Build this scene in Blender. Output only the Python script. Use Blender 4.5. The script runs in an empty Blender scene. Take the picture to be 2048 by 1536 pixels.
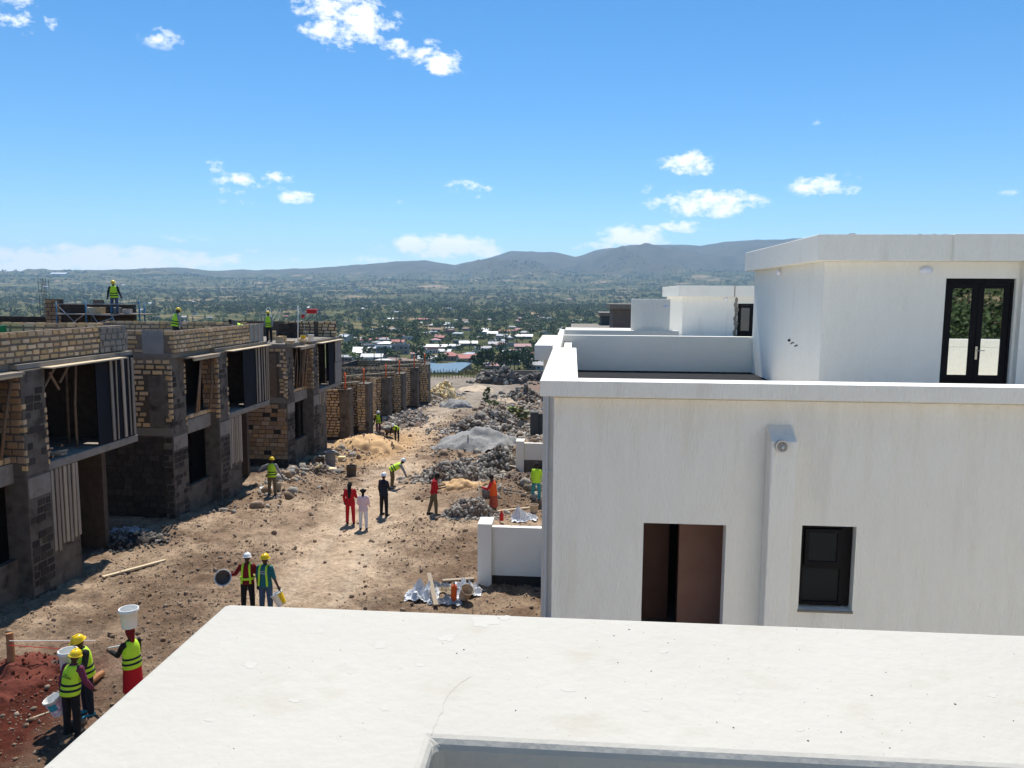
import bpy, bmesh, math, random
import numpy as np
from mathutils import Vector, Matrix
R = math.radians
random.seed(7); rng = np.random.default_rng(7)
scene = bpy.context.scene
COL = scene.collection

# ---------------------------------------------------------------- camera
F_PX, PITCH = 1537.0, math.atan(176/1537.0)
YAW = math.atan(122/1537.0*math.cos(PITCH)); ROLL = .0063
cd = bpy.data.cameras.new('camera'); cam = bpy.data.objects.new('camera', cd); COL.objects.link(cam)
cd.sensor_width = 36; cd.lens = 36*F_PX/2048; cd.clip_start = 0.05; cd.clip_end = 40000
cam.rotation_euler = (Matrix.Rotation(YAW, 3, 'Z')@Matrix.Rotation(math.pi/2-PITCH, 3, 'X')@Matrix.Rotation(ROLL, 3, 'Z')).to_euler()
scene.camera = cam
# ---------------------------------------------------------------- light
SUN_EL, SUN_DIR = R(61), Vector((-0.045, 0.55, 0.99)).normalized()
SKY_STRENGTH, SUN_STRENGTH, EXPOSURE = 0.128, 2.9, 1.20
sd = bpy.data.lights.new('sun', 'SUN'); sun = bpy.data.objects.new('sun', sd); COL.objects.link(sun)
sd.energy = SUN_STRENGTH; sd.angle = R(0.53); sd.color = (1.0, 0.955, 0.885)
sun.location = (0, 60, 120)
sun.rotation_euler = SUN_DIR.to_track_quat('Z', 'Y').to_euler()
scene.view_settings.view_transform = 'Standard'; scene.view_settings.look = 'None'
scene.view_settings.exposure = EXPOSURE; scene.view_settings.gamma = 1.0
scene.view_settings.use_curve_mapping = False
scene.render.engine = 'CYCLES'
scene.cycles.use_denoising = True
scene.cycles.max_bounces = 6; scene.cycles.diffuse_bounces = 4; scene.cycles.volume_bounces = 1
scene.cycles.transparent_max_bounces = 6; scene.cycles.glossy_bounces = 3
scene.cycles.use_adaptive_sampling = True; scene.cycles.adaptive_threshold = 0.01
scene.cycles.caustics_reflective = False; scene.cycles.caustics_refractive = False
scene.cycles.sample_clamp_indirect = 6

# pixel (photo, 2048 wide) -> world ray helpers, used only to find out where things stand
FW = np.array([-math.sin(YAW)*math.cos(PITCH), math.cos(YAW)*math.cos(PITCH), -math.sin(PITCH)])
RT = np.array([math.cos(YAW), math.sin(YAW), 0.0]); UPV = np.cross(RT, FW)
RT, UPV = RT*math.cos(ROLL)+UPV*math.sin(ROLL), UPV*math.cos(ROLL)-RT*math.sin(ROLL)
def ray(x, y): return FW+RT*(x-1024)/F_PX+UPV*(768-y)/F_PX
def atY(x, y, Y): d = ray(x, y); return d*Y/d[1]
def atZ(x, y, z): d = ray(x, y); return d*z/d[2]

# ---------------------------------------------------------------- world
W = bpy.data.worlds.new('World'); scene.world = W; W.use_nodes = True
nt = W.node_tree; nt.nodes.clear()
def N(t, typ, **kw):
    n = t.nodes.new(typ)
    for k, v in kw.items(): setattr(n, k, v)
    return n
sky = N(nt, 'ShaderNodeTexSky'); sky.sky_type = 'NISHITA'; sky.sun_disc = False
sky.sun_elevation = math.asin(SUN_DIR.z); sky.sun_rotation = math.atan2(SUN_DIR.x, SUN_DIR.y)
sky.altitude = 1800; sky.air_density = 1.0; sky.dust_density = 0.15; sky.ozone_density = 3.0
hsv = N(nt, 'ShaderNodeHueSaturation'); hsv.inputs['Saturation'].default_value = 1.3; hsv.inputs['Hue'].default_value = .496
hsv.inputs['Value'].default_value = .51
nt.links.new(sky.outputs[0], hsv.inputs['Color'])
tc = N(nt, 'ShaderNodeTexCoord')
sep = N(nt, 'ShaderNodeSeparateXYZ'); nt.links.new(tc.outputs['Generated'], sep.inputs[0])
def M(t, op, a, b=None, clamp=False):
    n = N(t, 'ShaderNodeMath', operation=op); n.use_clamp = clamp
    for i, v in enumerate((a, b)):
        if v is None: continue
        if isinstance(v, (int, float)): n.inputs[i].default_value = v
        else: t.links.new(v, n.inputs[i])
    return n.outputs[0]
# azimuth / elevation of the view direction: clouds sit at fixed directions in the sky
az = M(nt, 'ARCTAN2', sep.outputs[0], sep.outputs[1])
el = M(nt, 'ARCSINE', sep.outputs[2])
comb = N(nt, 'ShaderNodeCombineXYZ'); nt.links.new(az, comb.inputs[0]); nt.links.new(el, comb.inputs[1])
nz = N(nt, 'ShaderNodeTexNoise'); nz.inputs['Scale'].default_value = 64; nz.inputs['Detail'].default_value = 7
nz.inputs['Roughness'].default_value = 0.66
mp = N(nt, 'ShaderNodeMapping'); mp.inputs['Scale'].default_value = (0.62, 1.0, 1)
nt.links.new(comb.outputs[0], mp.inputs[0]); nt.links.new(mp.outputs[0], nz.inputs['Vector'])
nz2 = N(nt, 'ShaderNodeTexNoise'); nz2.inputs['Scale'].default_value = 14; nz2.inputs['Detail'].default_value = 3
nt.links.new(mp.outputs[0], nz2.inputs['Vector'])
# clouds of the photograph (pixel centre, half width, half height, strength)
CL = [(15, 18, 45, 30, .8), (95, 42, 16, 14, .55), (322, 75, 32, 15, .7), (590, 2, 25, 8, .6), (690, 38, 85, 42, 1.05), (790, 95, 34, 20, .75),
      (862, 86, 18, 9, .55), (878, 120, 48, 22, .9), (432, 334, 18, 14, .7), (480, 360, 44, 15, .85), (548, 356, 36, 12, .82),
      (465, 380, 28, 8, .6), (594, 394, 36, 12, .85), (478, 410, 34, 10, .6), (556, 378, 18, 6, .5), (935, 374, 40, 12, .75), (945, 390, 20, 7, .6),
      (1380, 325, 52, 20, .85), (1290, 377, 20, 10, .7), (1405, 407, 92, 25, 1.1), (1655, 372, 58, 19, 1.0), (1365, 452, 58, 12, .85),
      (1270, 474, 66, 24, 1.05), (885, 492, 108, 21, 1.2), (1636, 246, 14, 6, .45), (708, 460, 34, 6, .5), (370, 477, 36, 7, .55),
      (220, 520, 165, 22, 1.25), (30, 514, 75, 16, 1.1), (420, 518, 60, 12, .85), (575, 517, 26, 6, .5), (120, 532, 160, 14, 1.2), (730, 522, 60, 10, .75), (960, 505, 60, 9, .7), (1200, 492, 60, 9, .7), (1400, 346, 20, 6, .45),
      (2020, 386, 14, 5, .4), (800, 403, 8, 5, .4), (160, 487, 20, 5, .45), (515, 500, 20, 5, .4), (60, 485, 16, 5, .4), (1540, 430, 12, 4, .4), (1215, 455, 14, 5, .45)]
# the same kind of small fair-weather clouds in the rest of the sky (seen only in reflections)
extra = []
rc = random.Random(3)
for k in range(26):
    a = rc.choice([rc.uniform(40, 180), rc.uniform(-180, -48)]); extra.append((R(a), R(rc.uniform(1.5, 40)), R(rc.uniform(1, 3)), R(rc.uniform(.4, 1.2)), rc.uniform(.5, .9)))
dens = None
lst = []
for x, y, hw, hh, s in CL:
    d = ray(x, y); d = d/np.linalg.norm(d)
    lst.append((math.atan2(d[0], d[1]), math.asin(d[2]), hw/F_PX*1.15, hh/F_PX*1.15, s))
for (ca, ce, wa, we, s) in lst+extra:
    da = M(nt, 'MULTIPLY', M(nt, 'SUBTRACT', az, ca), 1/wa)
    de = M(nt, 'MULTIPLY', M(nt, 'SUBTRACT', el, ce), 1/we)
    q = M(nt, 'ADD', M(nt, 'MULTIPLY', da, da), M(nt, 'MULTIPLY', de, de))
    v = M(nt, 'SUBTRACT', .94*s, M(nt, 'MULTIPLY', q, .6*s))
    dens = v if dens is None else M(nt, 'MAXIMUM', dens, v)
dens = M(nt, 'MAXIMUM', dens, 0.0)
pres = M(nt, 'MULTIPLY', dens, 2.2, clamp=True)
tex = M(nt, 'ADD', M(nt, 'MULTIPLY', nz.outputs['Fac'], 2.6), M(nt, 'MULTIPLY', nz2.outputs['Fac'], .9))
tex = M(nt, 'SUBTRACT', tex, 1.83)
cl = M(nt, 'ADD', M(nt, 'MULTIPLY', dens, .85), tex)
cl = M(nt, 'MULTIPLY', M(nt, 'SUBTRACT', cl, .24), 1.9, clamp=True)
cl = M(nt, 'MULTIPLY', cl, pres, clamp=True)
mixc = N(nt, 'ShaderNodeMix', data_type='RGBA')
CLOUD = mixc.inputs[7]; CLOUD.default_value = (4.7, 4.75, 4.85, 1)
nt.links.new(cl, mixc.inputs[0]); nt.links.new(hsv.outputs[0], mixc.inputs[6])
bg = N(nt, 'ShaderNodeBackground'); bg.inputs['Strength'].default_value = SKY_STRENGTH
nt.links.new(mixc.outputs[2], bg.inputs['Color'])
wo = N(nt, 'ShaderNodeOutputWorld'); nt.links.new(bg.outputs[0], wo.inputs['Surface'])
W.cycles.sampling_method = 'MANUAL'; W.cycles.sample_map_resolution = 512

# ---------------------------------------------------------------- materials
def rgb(r, g, b):
    f = lambda c: (c/255/12.92 if c/255 <= .04045 else ((c/255+.055)/1.055)**2.4)
    return (f(r), f(g), f(b))
def mat(name, c1, c2=None, rough=.85, scale=6.0, bump=0.0, bscale=None, stretch=(1, 1, 1), rand=0.0, metallic=0.0, spec=.3, detail=5, dirt=None, contrast=.25):
    m = bpy.data.materials.new(name); m.use_nodes = True; t = m.node_tree; b = t.nodes['Principled BSDF']
    b.inputs['Roughness'].default_value = rough; b.inputs['Metallic'].default_value = metallic
    b.inputs['Specular IOR Level'].default_value = spec
    if c2 is None and not bump and not rand:
        b.inputs['Base Color'].default_value = (*c1, 1); return m
    tcn = N(t, 'ShaderNodeTexCoord'); mpn = N(t, 'ShaderNodeMapping'); mpn.inputs['Scale'].default_value = stretch
    t.links.new(tcn.outputs['Object'], mpn.inputs[0])
    col = None
    if c2 is not None:
        n1 = N(t, 'ShaderNodeTexNoise'); n1.inputs['Scale'].default_value = scale; n1.inputs['Detail'].default_value = detail
        n1.inputs['Roughness'].default_value = .6
        t.links.new(mpn.outputs[0], n1.inputs['Vector'])
        rp = N(t, 'ShaderNodeValToRGB'); rp.color_ramp.elements[0].position = .5-contrast; rp.color_ramp.elements[1].position = .5+contrast
        rp.color_ramp.elements[0].color = (*c1, 1); rp.color_ramp.elements[1].color = (*c2, 1)
        t.links.new(n1.outputs['Fac'], rp.inputs[0]); col = rp.outputs[0]
    if rand:
        oi = N(t, 'ShaderNodeObjectInfo'); ge = N(t, 'ShaderNodeNewGeometry')
        s = M(t, 'FRACT', M(t, 'ADD', oi.outputs['Random'], ge.outputs['Random Per Island']))
        h = N(t, 'ShaderNodeHueSaturation')
        t.links.new(M(t, 'ADD', M(t, 'MULTIPLY', s, 2*rand), 1-rand), h.inputs['Value'])
        s2 = M(t, 'FRACT', M(t, 'MULTIPLY', s, 7.31))
        t.links.new(M(t, 'ADD', M(t, 'MULTIPLY', s2, .3), .85), h.inputs['Saturation'])
        if col is not None: t.links.new(col, h.inputs['Color'])
        else: h.inputs['Color'].default_value = (*c1, 1)
        col = h.outputs[0]
    if dirt:   # (colour, scale, threshold): dark stains with their own shape
        nd = N(t, 'ShaderNodeTexNoise'); nd.inputs['Scale'].default_value = dirt[1]; nd.inputs['Detail'].default_value = 6
        t.links.new(mpn.outputs[0], nd.inputs['Vector'])
        f = M(t, 'MULTIPLY', M(t, 'SUBTRACT', nd.outputs['Fac'], dirt[2]), 6, clamp=True)
        mx = N(t, 'ShaderNodeMix', data_type='RGBA'); t.links.new(f, mx.inputs[0]); t.links.new(col, mx.inputs[6]); mx.inputs[7].default_value = (*dirt[0], 1)
        col = mx.outputs[2]
    if col is not None: t.links.new(col, b.inputs['Base Color'])
    else: b.inputs['Base Color'].default_value = (*c1, 1)
    if bump:
        nb = N(t, 'ShaderNodeTexNoise'); nb.inputs['Scale'].default_value = bscale or scale*4; nb.inputs['Detail'].default_value = 6
        t.links.new(mpn.outputs[0], nb.inputs['Vector'])
        bp = N(t, 'ShaderNodeBump'); bp.inputs['Strength'].default_value = min(1, bump); bp.inputs['Distance'].default_value = .02
        t.links.new(nb.outputs['Fac'], bp.inputs['Height']); t.links.new(bp.outputs[0], b.inputs['Normal'])
    return m
MT = {}
MT['white'] = mat('white_render', (.83, .785, .69), (.875, .835, .745), rough=.8, scale=5, bump=1.0, bscale=42, stretch=(1, 1, .22), dirt=((.74, .69, .60), 1.6, .62))
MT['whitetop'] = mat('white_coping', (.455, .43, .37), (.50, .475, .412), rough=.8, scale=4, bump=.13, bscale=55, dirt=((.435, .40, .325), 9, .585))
MT['whitein'] = mat('white_inner', (.81, .765, .67), (.85, .81, .715), rough=.85, scale=2, bump=.35, bscale=22)
MT['brick'] = mat('tan_stone', (.57, .375, .19), (.70, .50, .29), rough=.92, scale=9, bump=.6, bscale=30, rand=.26, contrast=.3)
MT['brickred'] = mat('brown_stone', (.34, .205, .115), (.45, .29, .165), rough=.92, scale=9, bump=.6, bscale=30, rand=.28)
MT['shadedstone'] = mat('dark_stone', (.042, .033, .026), (.072, .058, .047), rough=.95, scale=7, bump=.7, bscale=20, rand=.3)  # dark stone, shade of lower storeys and back-lit walls put into its colour
MT['mortar'] = mat('mortar', (.075, .055, .04), (.125, .095, .072), rough=.95, scale=5, bump=.6, bscale=25)
MT['mortarlight'] = mat('dry_mortar', (.19, .14, .10), (.28, .215, .16), rough=.95, scale=5, bump=.6, bscale=25)
MT['clod'] = mat('soil_clod', (.19, .132, .09), (.31, .225, .155), rough=.97, scale=7, bump=.6, bscale=16, rand=.3)
MT['mortardark'] = mat('mortar_dark', (.03, .025, .021), (.05, .042, .035), rough=.95, scale=5, bump=.6, bscale=25)
MT['conc'] = mat('raw_concrete', (.22, .19, .155), (.33, .29, .24), rough=.9, scale=3, bump=.5, bscale=30, dirt=((.13, .115, .10), 2.2, .56))
MT['concdark'] = mat('stained_concrete', (.10, .08, .062), (.185, .155, .122), rough=.92, scale=3.2, bump=.8, bscale=18, dirt=((.045, .036, .029), 1.7, .53))
MT['ply'] = mat('black_plywood', (.010, .011, .015), (.024, .025, .032), spec=.1, rough=.8, scale=3, stretch=(1, 1, .15))
MT['plygrey'] = mat('grey_sheet', (.25, .238, .22), (.34, .325, .30), rough=.7, scale=3, bump=.3)
MT['timber'] = mat('grey_timber', (.33, .265, .195), (.46, .385, .295), rough=.9, scale=5, stretch=(6, 6, .6), bump=.5, rand=.22)
MT['pole'] = mat('round_timber', (.20, .125, .075), (.30, .20, .13), rough=.9, scale=6, bump=.4, rand=.25)
MT['log'] = mat('orange_log', (.32, .13, .055), (.48, .23, .10), rough=.85, scale=9, bump=.5)
MT['plank'] = mat('fresh_plank', (.50, .40, .26), (.60, .49, .33), rough=.8, scale=6, stretch=(5, 5, .5))
MT['interior'] = mat('bounce_brown', (.26, .135, .10), (.31, .175, .13), rough=.8, scale=3)  # reddish brown puts bounced sunlight into the interior wall colour
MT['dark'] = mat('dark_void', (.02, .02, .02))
MT['bitumen'] = mat('bitumen', (.03, .031, .033), (.05, .05, .052), rough=1, scale=8, spec=0)
MT['frame'] = mat('black_frame', (.009, .008, .009), rough=.5, spec=.08)
MT['steel'] = mat('steel', (.45, .45, .46), rough=.35, metallic=.9)
MT['brass'] = mat('brushed_plate', (.62, .55, .42), rough=.35, metallic=.6)
MT['plasticwhite'] = mat('white_plastic', (.74, .74, .70), (.80, .80, .77), rough=.45, scale=9)
MT['lampwhite'] = mat('lamp_cover', (.78, .78, .84), rough=.35)
MT['cement'] = mat('cement_render', (.185, .16, .13), (.24, .212, .175), rough=.9, scale=4, bump=.3)
MT['cementdark'] = mat('grey_render', (.075, .08, .08), (.10, .105, .105), rough=.9, scale=4, bump=.3)
MT['orange'] = mat('orange_pipe', (.72, .115, .02), rough=.45)
MT['blue'] = mat('blue_steel', (.035, .14, .24), (.06, .19, .30), rough=.5, scale=12)
MT['rebar'] = mat('rebar', (.06, .045, .04), rough=.7)
MT['red'] = mat('red_paint', (.55, .02, .02), rough=.5)
MT['yellow'] = mat('yellow_plastic', (.78, .52, .02), rough=.4)
MT['rockgrey'] = mat('grey_rock', (.235, .21, .18), (.40, .365, .315), rough=.92, scale=5, bump=.7, bscale=14, rand=.35)
MT['rockdark'] = mat('dark_rock', (.10, .088, .075), (.19, .17, .145), rough=.92, scale=5, bump=.7, bscale=14, rand=.35)
MT['rockyellow'] = mat('yellow_rock', (.58, .44, .22), (.70, .58, .36), rough=.92, scale=5, bump=.7, bscale=14, rand=.22)
MT['rockbrown'] = mat('brown_rock', (.20, .15, .115), (.30, .24, .19), rough=.95, scale=5, bump=.7, bscale=14, rand=.35)
MT['rockred'] = mat('red_clod', (.12, .03, .018), (.20, .06, .035), rough=.95, scale=5, bump=.7, bscale=14, rand=.3)
MT['sand'] = mat('orange_sand', (.50, .31, .15), (.60, .40, .21), rough=.97, scale=2.2, bump=.9, bscale=7)
MT['sandpale'] = mat('pale_sand', (.46, .36, .25), (.56, .45, .33), rough=.97, scale=2.2, bump=.8, bscale=7)
MT['gravel'] = mat('gravel', (.10, .10, .095), (.44, .43, .41), rough=.97, scale=26, bump=1, bscale=22, detail=8, contrast=.13)
MT['soil'] = mat('brown_soil', (.13, .085, .06), (.21, .145, .10), rough=.97, scale=4, bump=1, bscale=9)
MT['plastic'] = mat('plastic_sheet', (.55, .56, .58), (.72, .73, .74), rough=.4, scale=4, bump=.8, bscale=9)
MT['plasticgrey'] = mat('grey_plastic_sheet', (.20, .22, .25), (.34, .36, .39), rough=.4, scale=4, bump=.8, bscale=9)
MT['drum'] = mat('grey_drum', (.14, .15, .19), (.20, .21, .25), rough=.6, scale=4)
MT['drumdark'] = mat('dark_bucket', (.075, .062, .052), (.12, .10, .085), rough=.7, scale=6)
MT['green'] = mat('green_leaf', (.055, .085, .025), (.10, .13, .04), rough=.8, scale=3, rand=.35)
MT['bark'] = mat('bark', (.08, .062, .048), (.13, .10, .08), rough=.95, scale=5)

# the front wall: the same render with rain stains running down from the coping
MT['whitefront'] = MT['white'].copy(); MT['whitefront'].name = 'stained_white_render'; t = MT['whitefront'].node_tree; b = t.nodes['Principled BSDF']
src = b.inputs['Base Color'].links[0].from_socket; tcs = N(t, 'ShaderNodeTexCoord'); mps = N(t, 'ShaderNodeMapping'); mps.inputs['Scale'].default_value = (5, 1, .5); t.links.new(tcs.outputs['Object'], mps.inputs[0])
ns = N(t, 'ShaderNodeTexNoise'); ns.inputs['Scale'].default_value = 1.0; ns.inputs['Detail'].default_value = 6; ns.inputs['Roughness'].default_value = .65; t.links.new(mps.outputs[0], ns.inputs['Vector'])
sz_ = N(t, 'ShaderNodeSeparateXYZ'); t.links.new(tcs.outputs['Object'], sz_.inputs[0])
hh_ = M(t, 'MULTIPLY', M(t, 'SUBTRACT', sz_.outputs[2], 6.6), .95, clamp=True)
st_ = M(t, 'MULTIPLY', M(t, 'SUBTRACT', M(t, 'ADD', ns.outputs['Fac'], M(t, 'MULTIPLY', hh_, .22)), .56), 3.2, clamp=True)
mxs = N(t, 'ShaderNodeMix', data_type='RGBA'); t.links.new(M(t, 'MULTIPLY', st_, .5), mxs.inputs[0]); t.links.new(src, mxs.inputs[6]); mxs.inputs[7].default_value = (.74, .68, .55, 1); t.links.new(mxs.outputs[2], b.inputs['Base Color'])

# ---------------------------------------------------------------- mesh helpers
class MB:
    def __init__(s): s.v = []; s.f = []; s.n = 0
    def add(s, vs, fs):
        o = s.n; s.v.append(np.asarray(vs, float).reshape(-1, 3)); s.n += len(s.v[-1])
        s.f.extend([tuple(i+o for i in f) for f in fs])
    def box(s, x0, x1, y0, y1, z0, z1):
        s.add([(x0, y0, z0), (x1, y0, z0), (x1, y1, z0), (x0, y1, z0), (x0, y0, z1), (x1, y0, z1), (x1, y1, z1), (x0, y1, z1)], BOXF); return s
    def obox(s, o, u, n, a0, a1, b0, b1, c0, c1):
        """box in wall coordinates: a along u, b depth inward (-n), c up"""
        o = np.array(o, float); u = np.array(u, float); i = -np.array(n, float); z = np.array((0, 0, 1.))
        P = lambda a, b, c: o+u*a+i*b+z*c
        s.add([P(a0, b0, c0), P(a1, b0, c0), P(a1, b1, c0), P(a0, b1, c0), P(a0, b0, c1), P(a1, b0, c1), P(a1, b1, c1), P(a0, b1, c1)], BOXF); return s
    def bar(s, p, q, w, h, up=(0, 0, 1)):
        p = np.array(p, float); q = np.array(q, float); d = q-p; L = np.linalg.norm(d); d /= L
        up = np.array(up, float)
        if abs(d@up) > .97: up = np.array((0, 1., 0))
        a = np.cross(d, up); a /= np.linalg.norm(a); b = np.cross(a, d); a *= w/2; b *= h/2
        s.add([p-a-b, p+a-b, p+a+b, p-a+b, q-a-b, q+a-b, q+a+b, q-a+b], [(0, 1, 2, 3), (7, 6, 5, 4), (0, 4, 5, 1), (1, 5, 6, 2), (2, 6, 7, 3), (3, 7, 4, 0)]); return s
    def tube(s, pts, rad, n=8, caps=True):
        pts = [np.array(p, float) for p in pts]; k = len(pts)
        if isinstance(rad, (int, float)): rad = [rad]*k
        vs = []; ref = None
        for i, p in enumerate(pts):
            d = pts[min(i+1, k-1)]-pts[max(i-1, 0)]; d = d/(np.linalg.norm(d)+1e-9)
            if ref is None: ref = np.array((0, 0, 1.)) if abs(d[2]) < .9 else np.array((1., 0, 0))
            a = np.cross(ref, d); a /= np.linalg.norm(a)+1e-9; b = np.cross(d, a); ref = b if abs(d@b) < .5 else ref
            ref = np.cross(d, a)
            for j in range(n):
                t = 2*math.pi*j/n; vs.append(p+rad[i]*(a*math.cos(t)+b*math.sin(t)))
        fs = [(i*n+j, i*n+(j+1) % n, (i+1)*n+(j+1) % n, (i+1)*n+j) for i in range(k-1) for j in range(n)]
        if caps: fs += [tuple(range(n))[::-1], tuple((k-1)*n+j for j in range(n))]
        s.add(vs, fs); return s
    def lathe(s, prof, n=20, c=(0, 0, 0)):
        vs = [(c[0]+r*math.cos(2*math.pi*j/n), c[1]+r*math.sin(2*math.pi*j/n), c[2]+z) for r, z in prof for j in range(n)]
        k = len(prof)
        fs = [(i*n+j, i*n+(j+1) % n, (i+1)*n+(j+1) % n, (i+1)*n+j) for i in range(k-1) for j in range(n)]
        s.add(vs, fs); return s
    def capsule(s, p, q, r0, r1, n=10, m=3):
        p = np.array(p, float); q = np.array(q, float); d = q-p; L = np.linalg.norm(d); d = d/(L+1e-9)
        pts = []; rr = []
        for i in range(m): t = math.pi/2*(1-i/m); pts.append(p-d*r0*math.sin(t)); rr.append(max(r0*math.cos(t), .001))
        pts.append(p); rr.append(r0); pts.append(q); rr.append(r1)
        for i in range(1, m+1): t = math.pi/2*i/m; pts.append(q+d*r1*math.sin(t)); rr.append(max(r1*math.cos(t), .001))
        ref = np.array((0, 0, 1.)) if abs(d[2]) < .9 else np.array((1., 0, 0))
        a = np.cross(ref, d); a /= np.linalg.norm(a); b = np.cross(d, a)
        vs = [P+r*(a*math.cos(2*math.pi*j/n)+b*math.sin(2*math.pi*j/n)) for P, r in zip(pts, rr) for j in range(n)]
        k = len(pts)
        fs = [(i*n+j, i*n+(j+1) % n, (i+1)*n+(j+1) % n, (i+1)*n+j) for i in range(k-1) for j in range(n)]+[tuple(range(n))[::-1], tuple((k-1)*n+j for j in range(n))]
        s.add(vs, fs); return s
    def ellip(s, c, rx, ry, rz, n=12, m=8, M3=None):
        vs = []
        for i in range(m+1):
            t = math.pi*i/m
            for j in range(n): p = 2*math.pi*j/n; vs.append((rx*math.sin(t)*math.cos(p), ry*math.sin(t)*math.sin(p), -rz*math.cos(t)))
        vs = np.array(vs)
        if M3 is not None: vs = vs@np.array(M3).T
        fs = [(i*n+j, i*n+(j+1) % n, (i+1)*n+(j+1) % n, (i+1)*n+j) for i in range(m) for j in range(n)]
        s.add(vs+np.array(c), fs); return s
    def loft(s, rings, n=18, caps=(True, True)):
        """rings: (centre, axis_x*rx, axis_y*ry)"""
        vs = []
        for c, ax, ay in rings:
            for j in range(n): t = 2*math.pi*j/n; vs.append(np.array(c)+np.array(ax)*math.cos(t)+np.array(ay)*math.sin(t))
        k = len(rings)
        fs = [(i*n+j, i*n+(j+1) % n, (i+1)*n+(j+1) % n, (i+1)*n+j) for i in range(k-1) for j in range(n)]
        if caps[0]: fs.append(tuple(range(n))[::-1])
        if caps[1]: fs.append(tuple((k-1)*n+j for j in range(n)))
        s.add(vs, fs); return s
    def mesh(s, name, off=(0, 0, 0)):
        me = bpy.data.meshes.new(name)
        V = np.concatenate(s.v)-np.array(off) if s.v else np.zeros((0, 3))
        me.from_pydata(V.tolist(), [], s.f); me.update(); return me
    def build(s, name, m, parent=None, smooth=False, bevel=0, loc=None, seg=2):
        if parent is not None and loc is None: off = np.array(parent['_w'])
        elif loc is not None: off = np.array(loc)
        else: off = np.zeros(3)
        me = s.mesh(name, off); me.materials.append(m)
        o = bpy.data.objects.new(name, me); COL.objects.link(o)
        if parent is not None: o.parent = parent; o['_w'] = [float(x) for x in off]
        else: o.location = off; o['_w'] = [float(x) for x in off]
        if smooth: me.polygons.foreach_set('use_smooth', [True]*len(me.polygons))
        if bevel:
            b = o.modifiers.new('bevel', 'BEVEL'); b.width = bevel; b.segments = seg; b.limit_method = 'ANGLE'; b.angle_limit = R(40)
        return o
BOXF = [(0, 3, 2, 1), (4, 5, 6, 7), (0, 1, 5, 4), (1, 2, 6, 5), (2, 3, 7, 6), (3, 0, 4, 7)]
def tag(o, label=None, cat=None, group=None, kind=None):
    if label: o['label'] = label
    if cat: o['category'] = cat
    if group: o['group'] = group
    if kind: o['kind'] = kind
    return o
def empty(name, loc, label=None, cat=None, group=None, rz=0):
    o = bpy.data.objects.new(name, None); COL.objects.link(o); o.location = loc; o['_w'] = [float(x) for x in loc]
    o.rotation_euler = (0, 0, rz); o.empty_display_size = .2
    return tag(o, label, cat, group)
def copy_tree(o, parent=None):
    c = o.copy(); COL.objects.link(c); c.parent = parent
    for ch in list(o.children): copy_tree(ch, c)
    return c
def rot_tree_mesh(mb, ang, c):
    """turn collected vertices about the vertical through c"""
    ca, sa = math.cos(ang), math.sin(ang)
    mb.v = [np.column_stack(((v[:, 0]-c[0])*ca-(v[:, 1]-c[1])*sa+c[0], (v[:, 0]-c[0])*sa+(v[:, 1]-c[1])*ca+c[1], v[:, 2])) for v in mb.v]
    return mb
# ---- value noise
def _h(ix, iy, s):
    n = (ix*374761393+iy*668265263+s*1442695041) & 0xffffffff
    n = ((n ^ (n >> 13))*1274126177) & 0xffffffff
    return ((n ^ (n >> 16)) & 0xffff)/65535.0
def vnoise(x, y, s=0):
    x = np.asarray(x, float); y = np.asarray(y, float)
    ix = np.floor(x).astype(np.int64); iy = np.floor(y).astype(np.int64); fx = x-ix; fy = y-iy
    fx = fx*fx*(3-2*fx); fy = fy*fy*(3-2*fy)
    return (_h(ix, iy, s)*(1-fx)+_h(ix+1, iy, s)*fx)*(1-fy)+(_h(ix, iy+1, s)*(1-fx)+_h(ix+1, iy+1, s)*fx)*fy
def fbm(x, y, o=4, s=0):
    r = 0; a = .5
    for k in range(o): r = r+a*(vnoise(x, y, s+k)-.5); x = x*2.03+17.1; y = y*2.03+5.7; a *= .5
    return r
# ---- rocks
def rock_verts(r):
    ico = ROCKV.copy(); k = r.normal(0, .17, len(ico)); ico = ico*(1+k)[:, None]; return ico*np.array([1, r.uniform(.65, 1), r.uniform(.5, .85)])
_bm = bmesh.new(); bmesh.ops.create_icosphere(_bm, subdivisions=1, radius=1); _bm.verts.ensure_lookup_table()
ROCKV = np.array([v.co[:] for v in _bm.verts]); ROCKF = [tuple(v.index for v in f.verts) for f in _bm.faces]; _bm.free()
_bm = bmesh.new(); bmesh.ops.create_icosphere(_bm, subdivisions=2, radius=1)
ROCKV2 = np.array([v.co[:] for v in _bm.verts]); ROCKF2 = [tuple(v.index for v in f.verts) for f in _bm.faces]; _bm.free()
def rotm(r):
    q = r.normal(size=4); q /= np.linalg.norm(q); w, x, y, z = q
    return np.array([[1-2*(y*y+z*z), 2*(x*y-z*w), 2*(x*z+y*w)], [2*(x*y+z*w), 1-2*(x*x+z*z), 2*(y*z-x*w)], [2*(x*z-y*w), 2*(y*z+x*w), 1-2*(x*x+y*y)]])
_rv = {}
def rock_mesh(mname, k):
    if (mname, k) not in _rv:
        mb = MB(); r = np.random.default_rng(100+k); mb.add(rock_verts(r)@rotm(r).T, ROCKF); me = mb.mesh('stone'); me.materials.append(MT[mname]); _rv[(mname, k)] = me
    return _rv[(mname, k)]
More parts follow.
